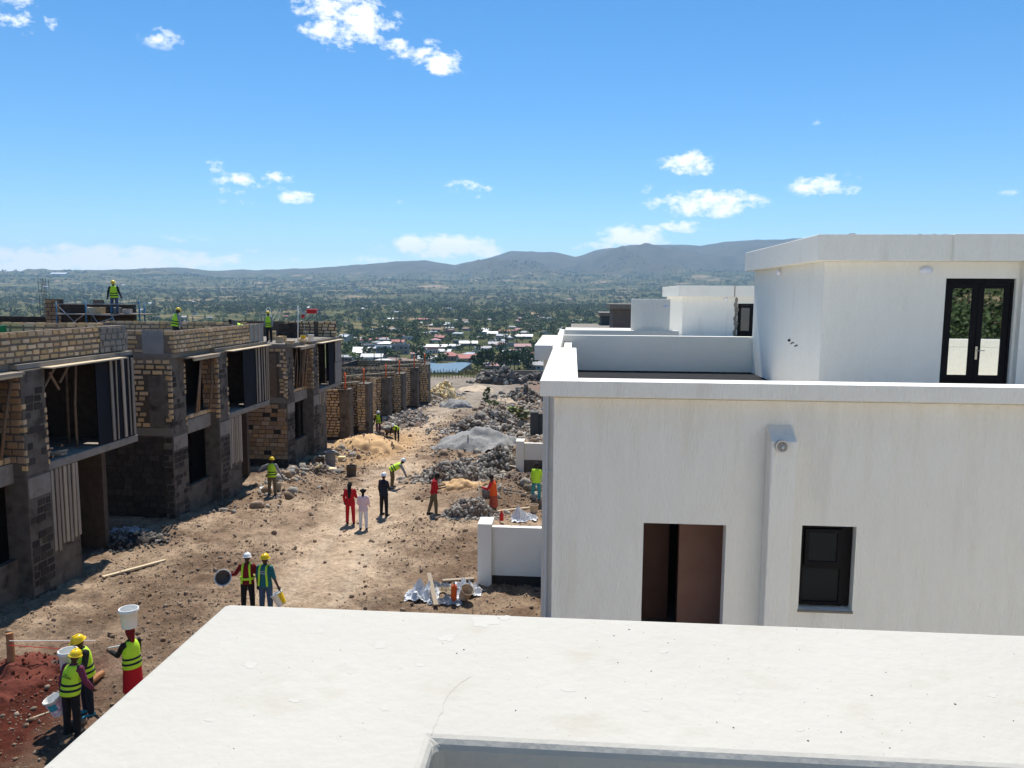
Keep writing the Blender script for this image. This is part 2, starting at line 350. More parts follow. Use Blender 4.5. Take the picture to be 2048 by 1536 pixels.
def many_rocks(name, pos, size, m, seed):
    r = np.random.default_rng(seed); n = len(pos); k = len(ROCKV)
    V = ROCKV[None]*(1+r.normal(0, .17, (n, k)))[..., None]*np.stack((np.ones(n), r.uniform(.65, 1, n), r.uniform(.5, .85, n)), -1)[:, None]
    q = r.normal(size=(n, 4)); q /= np.linalg.norm(q, axis=1)[:, None]; w, x, y, z = q.T
    Rm = np.stack((1-2*(y*y+z*z), 2*(x*y-z*w), 2*(x*z+y*w), 2*(x*y+z*w), 1-2*(x*x+z*z), 2*(y*z-x*w), 2*(x*z-y*w), 2*(y*z+x*w), 1-2*(x*x+y*y)), -1).reshape(n, 3, 3)
    V = np.einsum('nij,nkj->nki', Rm, V)*size[:, None, None]+pos[:, None]; V[..., 2] += size[:, None]*.25
    F = (np.array(ROCKF)[None]+(np.arange(n)*k)[:, None, None]).reshape(-1, 3); V = V.reshape(-1, 3)
    me = bpy.data.meshes.new(name); me.vertices.add(len(V)); me.vertices.foreach_set('co', V.astype(np.float32).ravel()); nf = len(F)
    me.loops.add(nf*3); me.loops.foreach_set('vertex_index', F.astype(np.int32).ravel()); me.polygons.add(nf); me.polygons.foreach_set('loop_start', np.arange(0, nf*3, 3, dtype=np.int32)); me.update(calc_edges=True)
    me.materials.append(m); o = bpy.data.objects.new(name, me); COL.objects.link(o); o['_w'] = [0, 0, 0]; return o
# ---- bricks
_bk = {}
def brick_mesh(m, k):
    if (m.name, k) not in _bk:
        r = np.random.default_rng(k); mb = MB(); mb.add([(-.5, .5, -.5), (.5, .5, -.5), (.5, .5, .5), (-.5, .5, .5), (-.5, -.34, -.5), (.5, -.34, -.5), (.5, -.34, .5), (-.5, -.34, .5), (-.46, -.5, -.40), (.46, -.5, -.40), (.46, -.5, .40), (-.46, -.5, .40)],
               [(3, 2, 1, 0)[::-1], (0, 1, 5, 4), (1, 2, 6, 5), (2, 3, 7, 6), (3, 0, 4, 7), (4, 5, 9, 8), (5, 6, 10, 9), (6, 7, 11, 10), (7, 4, 8, 11), (8, 9, 10, 11)])
        mb.v[0] = mb.v[0]+r.normal(0, .035, (12, 3))*np.array([.7, 0.2, 1]); me = mb.mesh('brick'); me.materials.append(m); _bk[(m.name, k)] = me
    return _bk[(m.name, k)]
BUD = {}
def bricks(root, o, u, W_, H_, m, course=.2, length=.39, gap=.08, holes=(), single=True, seed=0, vis=None, missing=.0, proud=.02, joined=None):
    """stones laid in courses on the face (origin o, along u, outward normal = u turned -90 deg)"""
    rr = random.Random(seed); u = np.array(u, float); n = np.array((u[1], -u[0], 0)); o = np.array(o, float)
    ang = math.atan2(u[1], u[0]); rows = max(1, int(round(H_/course))); ch = H_/rows
    own = joined if joined is not None else MB()
    for r in range(rows):
        a = -rr.uniform(0, length) if r % 2 else -rr.uniform(.0, .12)
        while a < W_:
            L = length*rr.uniform(.72, 1.22); a0, a1 = max(a, 0), min(a+L-gap, W_); z0, z1 = r*ch+gap*.4, (r+1)*ch-gap*.4
            a += L
            if a1-a0 < .07 or rr.random() < missing: continue
            if any(a1 > h[0]+.01 and a0 < h[1]-.01 and z1 > h[2]+.01 and z0 < h[3]-.01 for h in holes): continue
            z0 += rr.uniform(-.012, .012); z1 += rr.uniform(-.015, .012)
            pr = proud+rr.uniform(-.012, .014); c = o+u*(a0+a1)/2+n*(pr-.06)+np.array((0, 0, (z0+z1)/2))
            b = BUD.get(root.name, 300)
            if single and b > 0 and (vis is None or vis(a0, z0)):
                BUD[root.name] = b-1
                ob = bpy.data.objects.new('brick', brick_mesh(m, rr.randrange(8))); COL.objects.link(ob); ob.parent = root
                ob.location = c-np.array(root['_w']); ob.rotation_euler = (0, 0, ang+rr.uniform(-.02, .02)); ob.scale = (a1-a0, .12, z1-z0)
            else:
                own.obox(o, u, n, a0, a1, -pr, -pr+.12, z0, z1)
    if joined is None and own.n:
        ob = own.build('bricks', m, root); ob['kind'] = 'stuff'
def panel(mb, o, u, W_, H_, depth, holes=(), back=0.0):
    """wall slab behind a face with openings (a0,a1,z0,z1)"""
    u = np.array(u, float); n = np.array((u[1], -u[0], 0))
    xs = sorted({0, W_, *[h[0] for h in holes], *[h[1] for h in holes]})
    for a0, a1 in zip(xs[:-1], xs[1:]):
        if a1-a0 < 1e-6: continue
        hs = sorted([(h[2], h[3]) for h in holes if h[0] < a1-1e-6 and h[1] > a0+1e-6]); z = 0
        for h0, h1 in hs:
            if h0 > z+1e-6: mb.obox(o, u, n, a0, a1, back, back+depth, z, h0)
            z = max(z, h1)
        if z < H_-1e-6: mb.obox(o, u, n, a0, a1, back, back+depth, z, H_)
    return mb

# ================================================================ GROUND AND TERRAIN
GY = [-400, -60, -20, 0, 13, 20, 27, 33, 40, 57, 95, 116, 126, 180, 250, 350, 450, 600, 1500]
GZ = [8, -5.5, -7.3, -7.95, -8.3, -8.55, -8.75, -9.0, -9.4, -10.5, -12.0, -12.7, -13.4, -20, -26.6, -35.2, -38.5, -41, -42]
def gbase(Y): return np.interp(Y, GY, GZ)
MOUNDS = []   # (x, y, rx, ry, h) soft heaps that are part of the ground itself
MOUNDS += [(-15.2, 37.2, 1.8, 1.4, .35), (-15.6, 44.5, 1.6, 2.5, .4), (-3.6, 33.5, 2.2, 1.6, .35), (-2.2, 36, 2, 2, .6), (-14.2, 26.5, 1.0, 1.0, .12), (-16.5, 60, 2.2, 3, .5)]
def track(X, Y):
    """centre line of the worn track"""
    return np.interp(Y, [0, 12, 20, 30, 40, 50, 60, 75, 95, 120], [-6.0, -6.4, -7.2, -8.3, -9.6, -11.3, -12.6, -12.6, -11.0, -10.5])
def g(X, Y):
    X = np.asarray(X, float); Y = np.asarray(Y, float)
    z = gbase(Y)+.35*fbm(X*.22, Y*.22, 3, 11)
    t = np.exp(-((X-track(X, Y))/1.6)**2)
    rough = (1-.75*t)
    z = z+rough*(.30*fbm(X*.9, Y*.9, 4, 5)+.22*np.maximum(0, fbm(X*3.1, Y*3.1, 4, 8))+.17*fbm(X*5.5, Y*5.5, 3, 21)+.10*np.abs(fbm(X*11, Y*11, 2, 27)))
    z = z-.07*t
    for q in (-.85, .75): z = z-.055*np.exp(-((X-track(X, Y)-q-.12*np.sin(Y*.31))/.2)**2)*np.clip(1.2-np.abs(Y-40)/40, 0, 1)
    for mx, my, rx, ry, h in MOUNDS:
        z = z+h*np.exp(-((X-mx)/rx)**2-((Y-my)/ry)**2)
    return z
def gz(x, y): return float(g(np.array([x]), np.array([y]))[0])
def gpix(x, y, h=9.0):
    """where the ground shows at a photo pixel"""
    for k in range(30):
        p = atZ(x, y, -h); h = .5*h-.5*float(gbase(p[1]))
    return p[0], p[1]

def attr_mesh(name, V, F4, colr, m):
    me = bpy.data.meshes.new(name); me.vertices.add(len(V)); me.vertices.foreach_set('co', V.astype(np.float32).ravel())
    nf = len(F4); me.loops.add(nf*4); me.loops.foreach_set('vertex_index', F4.astype(np.int32).ravel())
    me.polygons.add(nf); me.polygons.foreach_set('loop_start', np.arange(0, nf*4, 4, dtype=np.int32))
    me.update(calc_edges=True)
    if colr is not None:
        a = me.color_attributes.new('soil', 'FLOAT_COLOR', 'POINT')
        a.data.foreach_set('color', np.column_stack((colr, np.ones(len(colr)))).astype(np.float32).ravel())
    me.polygons.foreach_set('use_smooth', [True]*nf)
    me.materials.append(m); o = bpy.data.objects.new(name, me); COL.objects.link(o); o['_w'] = [0, 0, 0]; return o
def grid_faces(nx, ny):
    i, j = np.meshgrid(np.arange(nx-1), np.arange(ny-1), indexing='ij'); a = (i*ny+j).ravel()
    return np.column_stack((a, a+ny, a+ny+1, a+1))

# --- site ground
xs = np.concatenate((np.arange(-62, -17, 1.5), np.arange(-17, -.2, .075), np.arange(-.2, 46, 1.6)))
ys = [-30.0]
while ys[-1] < 127: y = ys[-1]; ys.append(y+(1.5 if y < 8 else max(.07, .0042*y) if y < 62 else .5))
ys = np.array(ys)
XX, YY = np.meshgrid(xs, ys, indexing='ij'); ZZ = g(XX, YY)
edge = np.clip(np.minimum.reduce([XX+62, 46-XX, YY+30, 127-YY])/3, 0, 1); ZZ = ZZ-(1-edge)*1.4
def soil_colour(X, Y):
    tr = np.exp(-((X-track(X, Y))/1.7)**2); n = fbm(X*.35, Y*.35, 4, 31); n2 = fbm(X*1.7, Y*1.7, 4, 37)
    c_b = np.array((.18, .118, .075)); c_l = np.array((.48, .355, .24)); c_o = np.array((.40, .255, .13)); c_r = np.array((.095, .023, .013)); c_g = np.array((.23, .205, .17))
    a = np.clip(.28+1.5*n+1.1*n2+.72*tr*(.6+1.2*np.clip(n2+.3, 0, 1)), 0, 1)[..., None]
    c = c_b*(1-a)+c_l*a
    for q in (-.85, .75): ru = (.45*np.exp(-((X-track(X, Y)-q-.12*np.sin(Y*.31))/.26)**2)*np.clip(.6+1.5*n2, 0, 1))[..., None]; c = c*(1-ru)+np.array((.50, .41, .31))*ru
    so = np.clip(np.exp(-((X+12.9)/2.6)**2-((Y-47)/5.5)**2)*1.5+np.exp(-((X+12.8)/2.2)**2-((Y-54)/6)**2)+n*.6*np.exp(-((X+12.8)/5)**2-((Y-50)/12)**2)-.1, 0, 1)[..., None]
    c = c*(1-so)+c_o*so
    s2 = np.clip(np.exp(-((X+4.6)/1.6)**2-((Y-35.6)/1.6)**2)*1.6-.25+n, 0, 1)[..., None]*.8
    c = c*(1-s2)+c_o*s2
    far = np.clip((Y-58)/25, 0, 1)[..., None]*.75
    c = c*(1-far)+(c_g*(.75+.5*np.clip(n2[..., None]+.5, 0, 1)))*far
    f2 = np.clip((Y-92)/8, 0, 1)[..., None]*np.clip((X+9)/4, 0, 1)[..., None]
    c = c*(1-f2)+np.array((.20, .135, .10))*f2
    rd = np.clip(2.3*np.exp(-((X+12.0)/2.3)**2-((Y-13.0)/3.0)**2)+1.1*n2-.25, 0, 1)[..., None]
    c = c*(1-rd)+c_r*rd
    return np.clip(c, .01, 1)
gm = bpy.data.materials.new('ground_soil'); gm.use_nodes = True; t = gm.node_tree; b = t.nodes['Principled BSDF']; b.inputs['Roughness'].default_value = .97; b.inputs['Specular IOR Level'].default_value = .15
at = N(t, 'ShaderNodeAttribute', attribute_name='soil'); tcn = N(t, 'ShaderNodeTexCoord')
n1 = N(t, 'ShaderNodeTexNoise'); n1.inputs['Scale'].default_value = 6.5; n1.inputs['Detail'].default_value = 10; n1.inputs['Roughness'].default_value = .78
n2 = N(t, 'ShaderNodeTexNoise'); n2.inputs['Scale'].default_value = 1.1; n2.inputs['Detail'].default_value = 6
for q in (n1, n2): t.links.new(tcn.outputs['Object'], q.inputs['Vector'])
h = N(t, 'ShaderNodeHueSaturation'); t.links.new(at.outputs['Color'], h.inputs['Color'])
vv = M(t, 'ADD', M(t, 'MULTIPLY', n1.outputs['Fac'], 2.6), M(t, 'MULTIPLY', n2.outputs['Fac'], .9))
t.links.new(M(t, 'MAXIMUM', M(t, 'SUBTRACT', vv, .73), .25), h.inputs['Value'])
t.links.new(h.outputs[0], b.inputs['Base Color'])
bp = N(t, 'ShaderNodeBump'); bp.inputs['Strength'].default_value = 1; bp.inputs['Distance'].default_value = .11
t.links.new(n1.outputs['Fac'], bp.inputs['Height']); t.links.new(bp.outputs[0], b.inputs['Normal'])
V = np.column_stack((XX.ravel(), YY.ravel(), ZZ.ravel()))
ground = attr_mesh('ground', V, grid_faces(len(xs), len(ys)), soil_colour(XX, YY).reshape(-1, 3), gm)
tag(ground, 'bare brown soil of the building site between the house rows', kind='structure')

# --- valley and hills
def px_az(x, y=560): d = ray(x, y); return math.atan2(d[0], d[1])
RX = [-900, -300, 0, 100, 200, 330, 420, 520, 600, 700, 800, 850, 910, 960, 1020, 1060, 1110, 1150, 1200, 1260, 1310, 1400, 1450, 1520, 1620, 1700, 1800, 2048, 2500, 3200]
RY = [535, 545, 543, 540, 541, 535, 540, 541, 538, 532, 523, 522, 531, 520, 503, 501, 505, 513, 500, 490, 488, 492, 484, 480, 474, 468, 478, 490, 500, 520]
RAZ = np.array([px_az(x) for x in RX]); REL = np.array([ray(x, y)[2]/math.hypot(*ray(x, y)[:2]) for x, y in zip(RX, RY)])
def terrain(az, d):
    X = d*np.sin(az); Y = d*np.cos(az)
    zs = gbase(np.clip(Y, -400, 600))
    zs = np.where(Y < -60, -5.5+(-60-np.clip(Y, -1500, -60))*.06, zs)
    tan = np.interp(az, RAZ, REL)
    zr = tan*9000; mtn = np.clip((tan-.032)/.03, 0, 1)
    kd = np.array([600, 1400, 2600, 4200, 6200, 7600, 9000, 11500])
    ks = np.stack([np.full_like(az, -42), np.full_like(az, -42), -30+0*az, 8+18*mtn, 108+45*mtn, .62*zr+20, zr, zr*.45], -1)
    idx = np.clip(np.searchsorted(kd, d)-1, 0, len(kd)-2); f = np.clip((d-kd[idx])/(kd[idx+1]-kd[idx]), 0, 1); f = f*f*(3-2*f)*.5+f*.5
    k0 = np.take_along_axis(ks, idx[..., None], -1)[..., 0]; k1 = np.take_along_axis(ks, (idx+1)[..., None], -1)[..., 0]
    zf = k0*(1-f)+k1*f
    z = np.where(d < 600, zs, zf)
    z = np.where(d < 600, z, z)+np.clip((d-200)/2000, 0, 1)*fbm(X/420, Y/420, 4, 3)*16
    ridge = 1-2*np.abs(fbm(X/1900+3, Y/1300+az*3, 5, 41))*2
    z = z+np.clip((d-5600)/2200, 0, 1)*np.clip((9300-d)/900, 0, 1)*(ridge-.55)*(110+260*mtn)*np.clip((8400-d)/1000, 0, 1)
    z = z+np.clip((d-2500)/4000, 0, 1)*fbm(X/240, Y/240, 4, 77)*34
    ins = np.clip(np.minimum.reduce([X+60, 44-X, Y+28, 125-Y])/4, 0, 1)
    return z-ins*1.5
azs = np.unique(np.concatenate((np.radians(np.arange(-46, 44, .125)), np.radians(np.arange(-180, -46, 3.0)), np.radians(np.arange(44, 180.1, 3.0)))))
ds = [20.0]
while ds[-1] < 12500: ds.append(ds[-1]*(1.055 if ds[-1] < 300 else 1.019))
ds = np.array(ds); AZ, DD = np.meshgrid(azs, ds, indexing='ij'); TZ = terrain(AZ, DD)
V = np.column_stack(((DD*np.sin(AZ)).ravel(), (DD*np.cos(AZ)).ravel(), TZ.ravel()))
tm = bpy.data.materials.new('valley_land'); tm.use_nodes = True; t = tm.node_tree; b = t.nodes['Principled BSDF']; b.inputs['Roughness'].default_value = 1; b.inputs['Specular IOR Level'].default_value = 0
tcn = N(t, 'ShaderNodeTexCoord')
def tnoise(s, d=5, r=.6):
    q = N(t, 'ShaderNodeTexNoise'); q.inputs['Scale'].default_value = s; q.inputs['Detail'].default_value = d; q.inputs['Roughness'].default_value = r
    t.links.new(tcn.outputs['Object'], q.inputs['Vector']); return q.outputs['Fac']
vor = N(t, 'ShaderNodeTexVoronoi'); vor.inputs['Scale'].default_value = .0085; t.links.new(tcn.outputs['Object'], vor.inputs['Vector'])
sp = N(t, 'ShaderNodeSeparateColor'); t.links.new(vor.outputs['Color'], sp.inputs[0])
rp = N(t, 'ShaderNodeValToRGB'); e = rp.color_ramp.elements; e[0].position = 0; e[0].color = (.04, .048, .024, 1); e[1].position = 1; e[1].color = (.36, .26, .16, 1)
for p_, c_ in ((.35, (.075, .085, .035, 1)), (.55, (.11, .105, .05, 1)), (.72, (.13, .12, .055, 1)), (.86, (.28, .205, .125, 1))): q = e.new(p_); q.color = c_
t.links.new(M(t, 'ADD', M(t, 'MULTIPLY', sp.outputs[0], .55), M(t, 'SUBTRACT', M(t, 'MULTIPLY', tnoise(.004, 4), 1.3), .4)), rp.inputs[0])
scr = M(t, 'MULTIPLY', M(t, 'SUBTRACT', tnoise(.022, 7, .75), .49), 9, clamp=True)
scb = M(t, 'MULTIPLY', M(t, 'SUBTRACT', tnoise(.0035, 4), .40), 6, clamp=True)
scr = M(t, 'MULTIPLY', scr, M(t, 'ADD', M(t, 'MULTIPLY', scb, .5), .55))
mx = N(t, 'ShaderNodeMix', data_type='RGBA'); t.links.new(scr, mx.inputs[0]); t.links.new(rp.outputs[0], mx.inputs[6]); mx.inputs[7].default_value = (.026, .036, .018, 1)
# mountains: forest cover above the farmland
sx = N(t, 'ShaderNodeSeparateXYZ'); t.links.new(tcn.outputs['Object'], sx.inputs[0])
hi = M(t, 'MULTIPLY', M(t, 'SUBTRACT', M(t, 'ADD', sx.outputs[2], M(t, 'MULTIPLY', tnoise(.0016, 5), 260)), 290), .012, clamp=True)
mfor = N(t, 'ShaderNodeMix', data_type='RGBA'); t.links.new(tnoise(.006, 6), mfor.inputs[0]); mfor.inputs[6].default_value = (.022, .032, .016, 1); mfor.inputs[7].default_value = (.15, .12, .07, 1)
mx2 = N(t, 'ShaderNodeMix', data_type='RGBA'); t.links.new(hi, mx2.inputs[0]); t.links.new(mx.outputs[2], mx2.inputs[6]); t.links.new(mfor.outputs[2], mx2.inputs[7])
t.links.new(mx2.outputs[2], b.inputs['Base Color'])
terr = attr_mesh('terrain', V, grid_faces(len(azs), len(ds)), None, tm); tag(terr, 'wide green valley rising to blue hills', kind='structure')
_bv = None
def tz(x, y): return float(terrain(np.array([math.atan2(x, y)]), np.array([math.hypot(x, y)]))[0])
def tpix(x, y, dmin=135):
    """first point of the valley seen at a photo pixel"""
    d = ray(x, y); hyp = math.hypot(d[0], d[1]); a = math.atan2(d[0], d[1]); r = np.geomspace(dmin, 9500, 900)
    z = terrain(np.full_like(r, a), r); zz = r*d[2]/hyp; k = np.argmax(zz <= z)
    if zz[k] > z[k]: return None
    return r[k]*math.sin(a), r[k]*math.cos(a), z[k], r[k]

# ---------------------------------------------------------------- haze
hz = MB(); hz.box(-12600, 12600, -12600, 12600, -60, 760)
hm = bpy.data.materials.new('haze_air'); hm.use_nodes = True; t = hm.node_tree; t.nodes.remove(t.nodes['Principled BSDF'])
pv = N(t, 'ShaderNodeVolumePrincipled'); pv.inputs['Color'].default_value = (.48, .72, 1.0, 1); pv.inputs['Density'].default_value = 7.2e-5; pv.inputs['Anisotropy'].default_value = .1
t.links.new(pv.outputs[0], t.nodes['Material Output'].inputs['Volume'])
haze = hz.build('haze', hm); tag(haze, 'thin blue haze over the valley', kind='stuff')

# ---------------------------------------------------------------- water
pw = mat('pond_water', (.10, .13, .14), rough=.25, spec=.5)
pm = MB(); pc = tpix(880, 747); 
PX, PY, PZ, PD = pc
ring = [(PX-12+21*t_, PY-14+3*math.sin(t_*9)) for t_ in np.linspace(0, 1, 14)]+[(PX+9-21*t_, PY+30+4*math.sin(t_*7)) for t_ in np.linspace(0, 1, 14)]
pz = max(tz(x, y) for x, y in ring)+.35
pm.add([(x, y, pz) for x, y in ring]+[(x, y, pz-5) for x, y in ring], [tuple(range(28)), tuple(range(28, 56))[::-1]]+[(i, i+28, (i+1) % 28+28, (i+1) % 28) for i in range(28)])
pond = pm.build('pond', pw); tag(pond, 'small blue pond beyond the end of the site', kind='structure')

# ---------------------------------------------------------------- trees
def leafmat(n, c, v=.35): return mat(n, c, tuple(min(1, x*1.7) for x in c), rough=.85, scale=1.2, rand=v, spec=.1)
LM = [leafmat('leaf_dark', (.052, .075, .032)), leafmat('leaf_mid', (.085, .112, .044)), leafmat('leaf_olive', (.125, .135, .06)), leafmat('leaf_light', (.16, .19, .075))]
def crown_data(seed, kind, nleaf, size):
    """leaf clumps in a unit-height crown: many small bent leaf faces round several boughs"""
    r = np.random.default_rng(seed); V = []; F = []
    if kind == 'broad': lob = [(r.normal(0, .19, 2), r.uniform(.45, .88), r.uniform(.14, .26)) for _ in range(9)]
    elif kind == 'conifer': lob = [(r.normal(0, .04, 2), z, .25*(1.05-z)+.02) for z in np.linspace(.15, .98, 10)]
    else: lob = [(r.normal(0, .06, 2), z, .13*(1.25-abs(z-.5))) for z in np.linspace(.2, .95, 7)]
    for k in range(nleaf):
        (cx, cy), cz, rad = lob[k % len(lob)]; d = r.normal(size=3); d /= np.linalg.norm(d); rr_ = rad*r.uniform(.55, 1.08)
        c = np.array((cx, cy, cz))+d*rr_*np.array((1, 1, .72)); s = size*r.uniform(.6, 1.5); Rm = rotm(r); o = len(V)
        q = np.array([(-s, -s*.6, 0), (s*.2, -s*.8, s*.3), (s, s*.1, 0), (0, s*.9, -s*.25), (-s*.8, s*.5, .1*s)])
        V.extend((q@Rm.T+c).tolist()); F += [(o, o+1, o+2, o+3), (o, o+3, o+4)]
    return np.array(V), F
CR = {}
for kind in ('broad', 'conifer', 'column'):
    for k in range(3): CR[(kind, k)] = crown_data(k*7+len(kind), kind, 110 if kind == 'broad' else 90, .075 if kind == 'broad' else .05)
_cm = {}
def crown_mesh(kind, k, m):
    if (kind, k, m) not in _cm:
        me = bpy.data.meshes.new('crown'); me.from_pydata(CR[(kind, k)][0].tolist(), [], CR[(kind, k)][1]); me.materials.append(LM[m]); _cm[(kind, k, m)] = me
    return _cm[(kind, k, m)]
tr_ = MB(); tr_.tube([(0, 0, -.04), (.01, .0, .25), (0, .015, .55), (.01, 0, .8)], [.03, .022, .014, .005], 6)
for a in range(5):
    q = a*1.3; tr_.tube([(0, 0, .28+.07*a), (.09*math.cos(q), .09*math.sin(q), .40+.07*a), (.19*math.cos(q), .19*math.sin(q), .5+.07*a)], [.012, .008, .003], 5)
TRM = tr_.mesh('trunk'); TRM.materials.append(MT['bark'])
def add_tree(x, y, z, h, kind, k, m, rz, label, group, wide=1.0, name='tree'):
    o = empty(name, (x, y, z), label, 'tree', group, rz)
    c = bpy.data.objects.new('crown', crown_mesh(kind, k, m)); t_ = bpy.data.objects.new('trunk', TRM)
    for q in (c, t_): COL.objects.link(q); q.parent = o
    c.scale = (h*wide, h*wide, h); t_.scale = (h, h, h); return o
TREE_AT = []
rt = random.Random(11)
KLAB = {'broad': 'round-headed', 'conifer': 'pointed', 'column': 'slim upright'}
MLAB = ['dark green', 'mid green', 'olive green', 'pale green']
def scatter(n, x0, x1, y0, y1, accept=None):
    out = []; tries = 0
    while len(out) < n and tries < n*6:
        tries += 1; x = rt.uniform(x0, x1); y = rt.uniform(y0, y1); p = tpix(x, y)
        if p and (accept is None or accept(x, y, p)): out.append((x, y, p))
    return out
# houses first, so trees keep clear of them
ROOFS = {'iron': mat('pale_iron_roof', (.33, .34, .35), (.48, .48, .48), rough=.45, scale=.8), 'grey': mat('grey_iron_roof', (.22, .22, .23), (.33, .33, .33), rough=.6, scale=.8),
         'white': mat('white_roof', (.54, .55, .56), (.64, .64, .64), rough=.5, scale=.8), 'pink': mat('pink_tile_roof', (.37, .18, .17), (.47, .26, .24), rough=.7, scale=.8),
         'red': mat('red_tile_roof', (.36, .10, .085), (.44, .15, .12), rough=.7, scale=.8), 'brown': mat('brown_roof', (.17, .10, .075), (.24, .15, .11), rough=.7, scale=.8)}
WALLS = {'grey stone': mat('grey_stone_wall', (.22, .20, .18), (.30, .28, .25), rough=.9, scale=1), 'cream': mat('cream_wall', (.48, .43, .34), (.55, .5, .4), rough=.9, scale=1), 'white': mat('whitewashed_wall', (.62, .61, .57), (.70, .69, .66), rough=.9, scale=1), 'brown': mat('mud_wall', (.2, .15, .11), (.26, .2, .16), rough=.9, scale=1)}
WIN = mat('far_window', (.02, .025, .03), rough=.2)
_hm = {}
def house_mesh(kind, storeys):
    """unit pieces of a small house 9 x 7 m: walls, roof, windows, door"""
    if (kind, storeys) in _hm: return _hm[(kind, storeys)]
    L, B, H = 4.5, 3.5, 2.9*storeys; w = MB(); w.box(-L, L, -B, B, -1.5, H)
    if kind == 'gable': w.add([(-L, -B, H), (-L, B, H), (-L, 0, H+1.7), (L, -B, H), (L, B, H), (L, 0, H+1.7)], [(0, 2, 1), (3, 4, 5)])
    r = MB(); e = .5; L2, B2 = L+e, B+e
    if kind == 'gable':
        for s in (-1, 1): r.add([(-L2, s*B2, H-.22), (L2, s*B2, H-.22), (L2, 0, H+1.75), (-L2, 0, H+1.75), (-L2, s*B2, H-.1), (L2, s*B2, H-.1), (L2, 0, H+1.9), (-L2, 0, H+1.9)], BOXF)
    elif kind == 'hip':
        r.add([(-L2, -B2, H), (L2, -B2, H), (L2, B2, H), (-L2, B2, H), (-L2+B2, 0, H+2), (L2-B2, 0, H+2)], [(0, 1, 5, 4), (1, 2, 5), (2, 3, 4, 5), (3, 0, 4), (3, 2, 1, 0)])
    elif kind == 'shed': r.add([(-L2, -B2, H+.1), (L2, -B2, H+.1), (L2, B2, H+1.0), (-L2, B2, H+1.0), (-L2, -B2, H+.22), (L2, -B2, H+.22), (L2, B2, H+1.12), (-L2, B2, H+1.12)], BOXF)
    else: r.box(-L-.2, L+.2, -B-.2, B+.2, H+.002, H+.3); r.box(-L-.2, L+.2, -B-.2, -B, H+.3, H+.8); r.box(-L-.2, L+.2, B, B+.2, H+.3, H+.8)
    win = MB(); win.box(-.55, .55, -.06, .06, -.55, .55); door = MB(); door.box(-.5, .5, -.06, .06, 0, 2.05)
    _hm[(kind, storeys)] = (w, r, win, door); return _hm[(kind, storeys)]
_hd = {}
def far_house(x, y, z, kind, roof, wall, rz, sc, storeys, label, group, name='far_house'):
    o = empty(name, (x, y, z), label, 'house', group, rz); o.scale = sc
    w, r, win, door = house_mesh(kind, storeys)
    def put(nm, mb, m, loc=(0, 0, 0), rot=0):
        key = (nm, kind if nm in ('wall', 'roof') else '', storeys if nm in ('wall', 'roof') else 0, m.name)
        if key not in _hd: me = mb.mesh(nm); me.materials.append(m); _hd[key] = me
        q = bpy.data.objects.new(nm, _hd[key]); COL.objects.link(q); q.parent = o; q.location = loc; q.rotation_euler = (0, 0, rot); return q
    put('wall', w, WALLS[wall]); put('roof', r, ROOFS[roof])
    for s in range(storeys):
        for wx in (-2.8, 0.9, 3.2):
            put('window', win, WIN, (wx, -3.5, 1.5+2.9*s))
        put('window', win, WIN, (-4.5, 0, 1.5+2.9*s), math.pi/2)
    put('door', door, MT['interior'], (-.9, -3.5, 0)); return o
HOUSES = []
LMK = [('the pink hip-roofed house', 1003, 697), ('the pond', 890, 745), ('the long white roof', 1022, 721), ('the red-roofed house', 900, 722), ('the two-storey grey block', 768, 712), ('the long pale hall', 1042, 678), ('the pink-roofed villa', 1052, 654),
       ('the lone pink-roofed house', 820, 667), ('the orange pipes', 845, 722), ('the red hoist motor', 622, 625), ('the scaffold worker', 230, 590), ('the third unfinished house', 690, 670), ('the white terrace', 1110, 660), ('the valley edge', 1000, 610), ('the red villa roof', 1085, 648), ('the valley middle', 880, 640)]
def where(x, y):
    n, a, b_ = min(LMK, key=lambda q: (q[1]-x)**2+(2.2*(q[2]-y))**2); dx, dy = x-a, (y-b_)*2.2
    v = 'above' if dy < -12 else 'below' if dy > 12 else ''; h_ = 'left' if dx < -9 else 'right' if dx > 9 else ''
    far = 'well ' if math.hypot(dx, dy) > 70 else ''
    return f'{far}{v+" and " if v and h_ else v+" "*(not h_)}{h_+" of " if h_ else ""}{n}'.replace('  ', ' ') if (v or h_) else f'right at {n}'
SEEN = {}
def uniq(l, x, y): return l
def settle_labels():
    d_ = {}
    for o in COL.objects:
        if o.get('group') in ('trees of the valley', 'small houses of the valley') or (o.get('group') or '').startswith('tall dark trees right'): d_.setdefault(o['label'], []).append(o)
    for l, os_ in d_.items():
        os_.sort(key=lambda o: math.atan2(o.location[0], o.location[1])); n = len(os_)
        words = {2: ('left', 'right'), 3: ('left', 'middle', 'right'), 4: ('leftmost', 'second from left', 'second from right', 'rightmost')}.get(n)
        if n == 1 or words is None: continue
        for o, w_ in zip(os_, words): o['label'] = f'{l}, {w_} one'
def hpx(x, y, kind, roof, wall, sc, st=1, label='', rz=None, name='far_house'):
    p = tpix(x, y)
    if not p: return
    HOUSES.append((p[0], p[1])); far_house(p[0], p[1], p[2], kind, roof, wall, rz if rz is not None else rt.uniform(-.5, .5), sc, st, label, None, name)
S1 = (1, 1, 1)
hpx(1003, 697, 'hip', 'pink', 'cream', (1, 1, 1.1), 1, 'pink hip-roofed house with white walls in the middle of the town', 0.1)
hpx(985, 742, 'hip', 'pink', 'grey stone', (.72, .8, .9), 1, 'small pink-roofed house just above the pond and reeds', .2)
hpx(1022, 721, 'gable', 'white', 'grey stone', (1.2, 1, 1), 1, 'house with long white iron roof among the town houses', .1)
hpx(900, 722, 'hip', 'red', 'grey stone', (1.1, 1, 1.1), 1, 'red-roofed house above the last roofless stone house', .25)
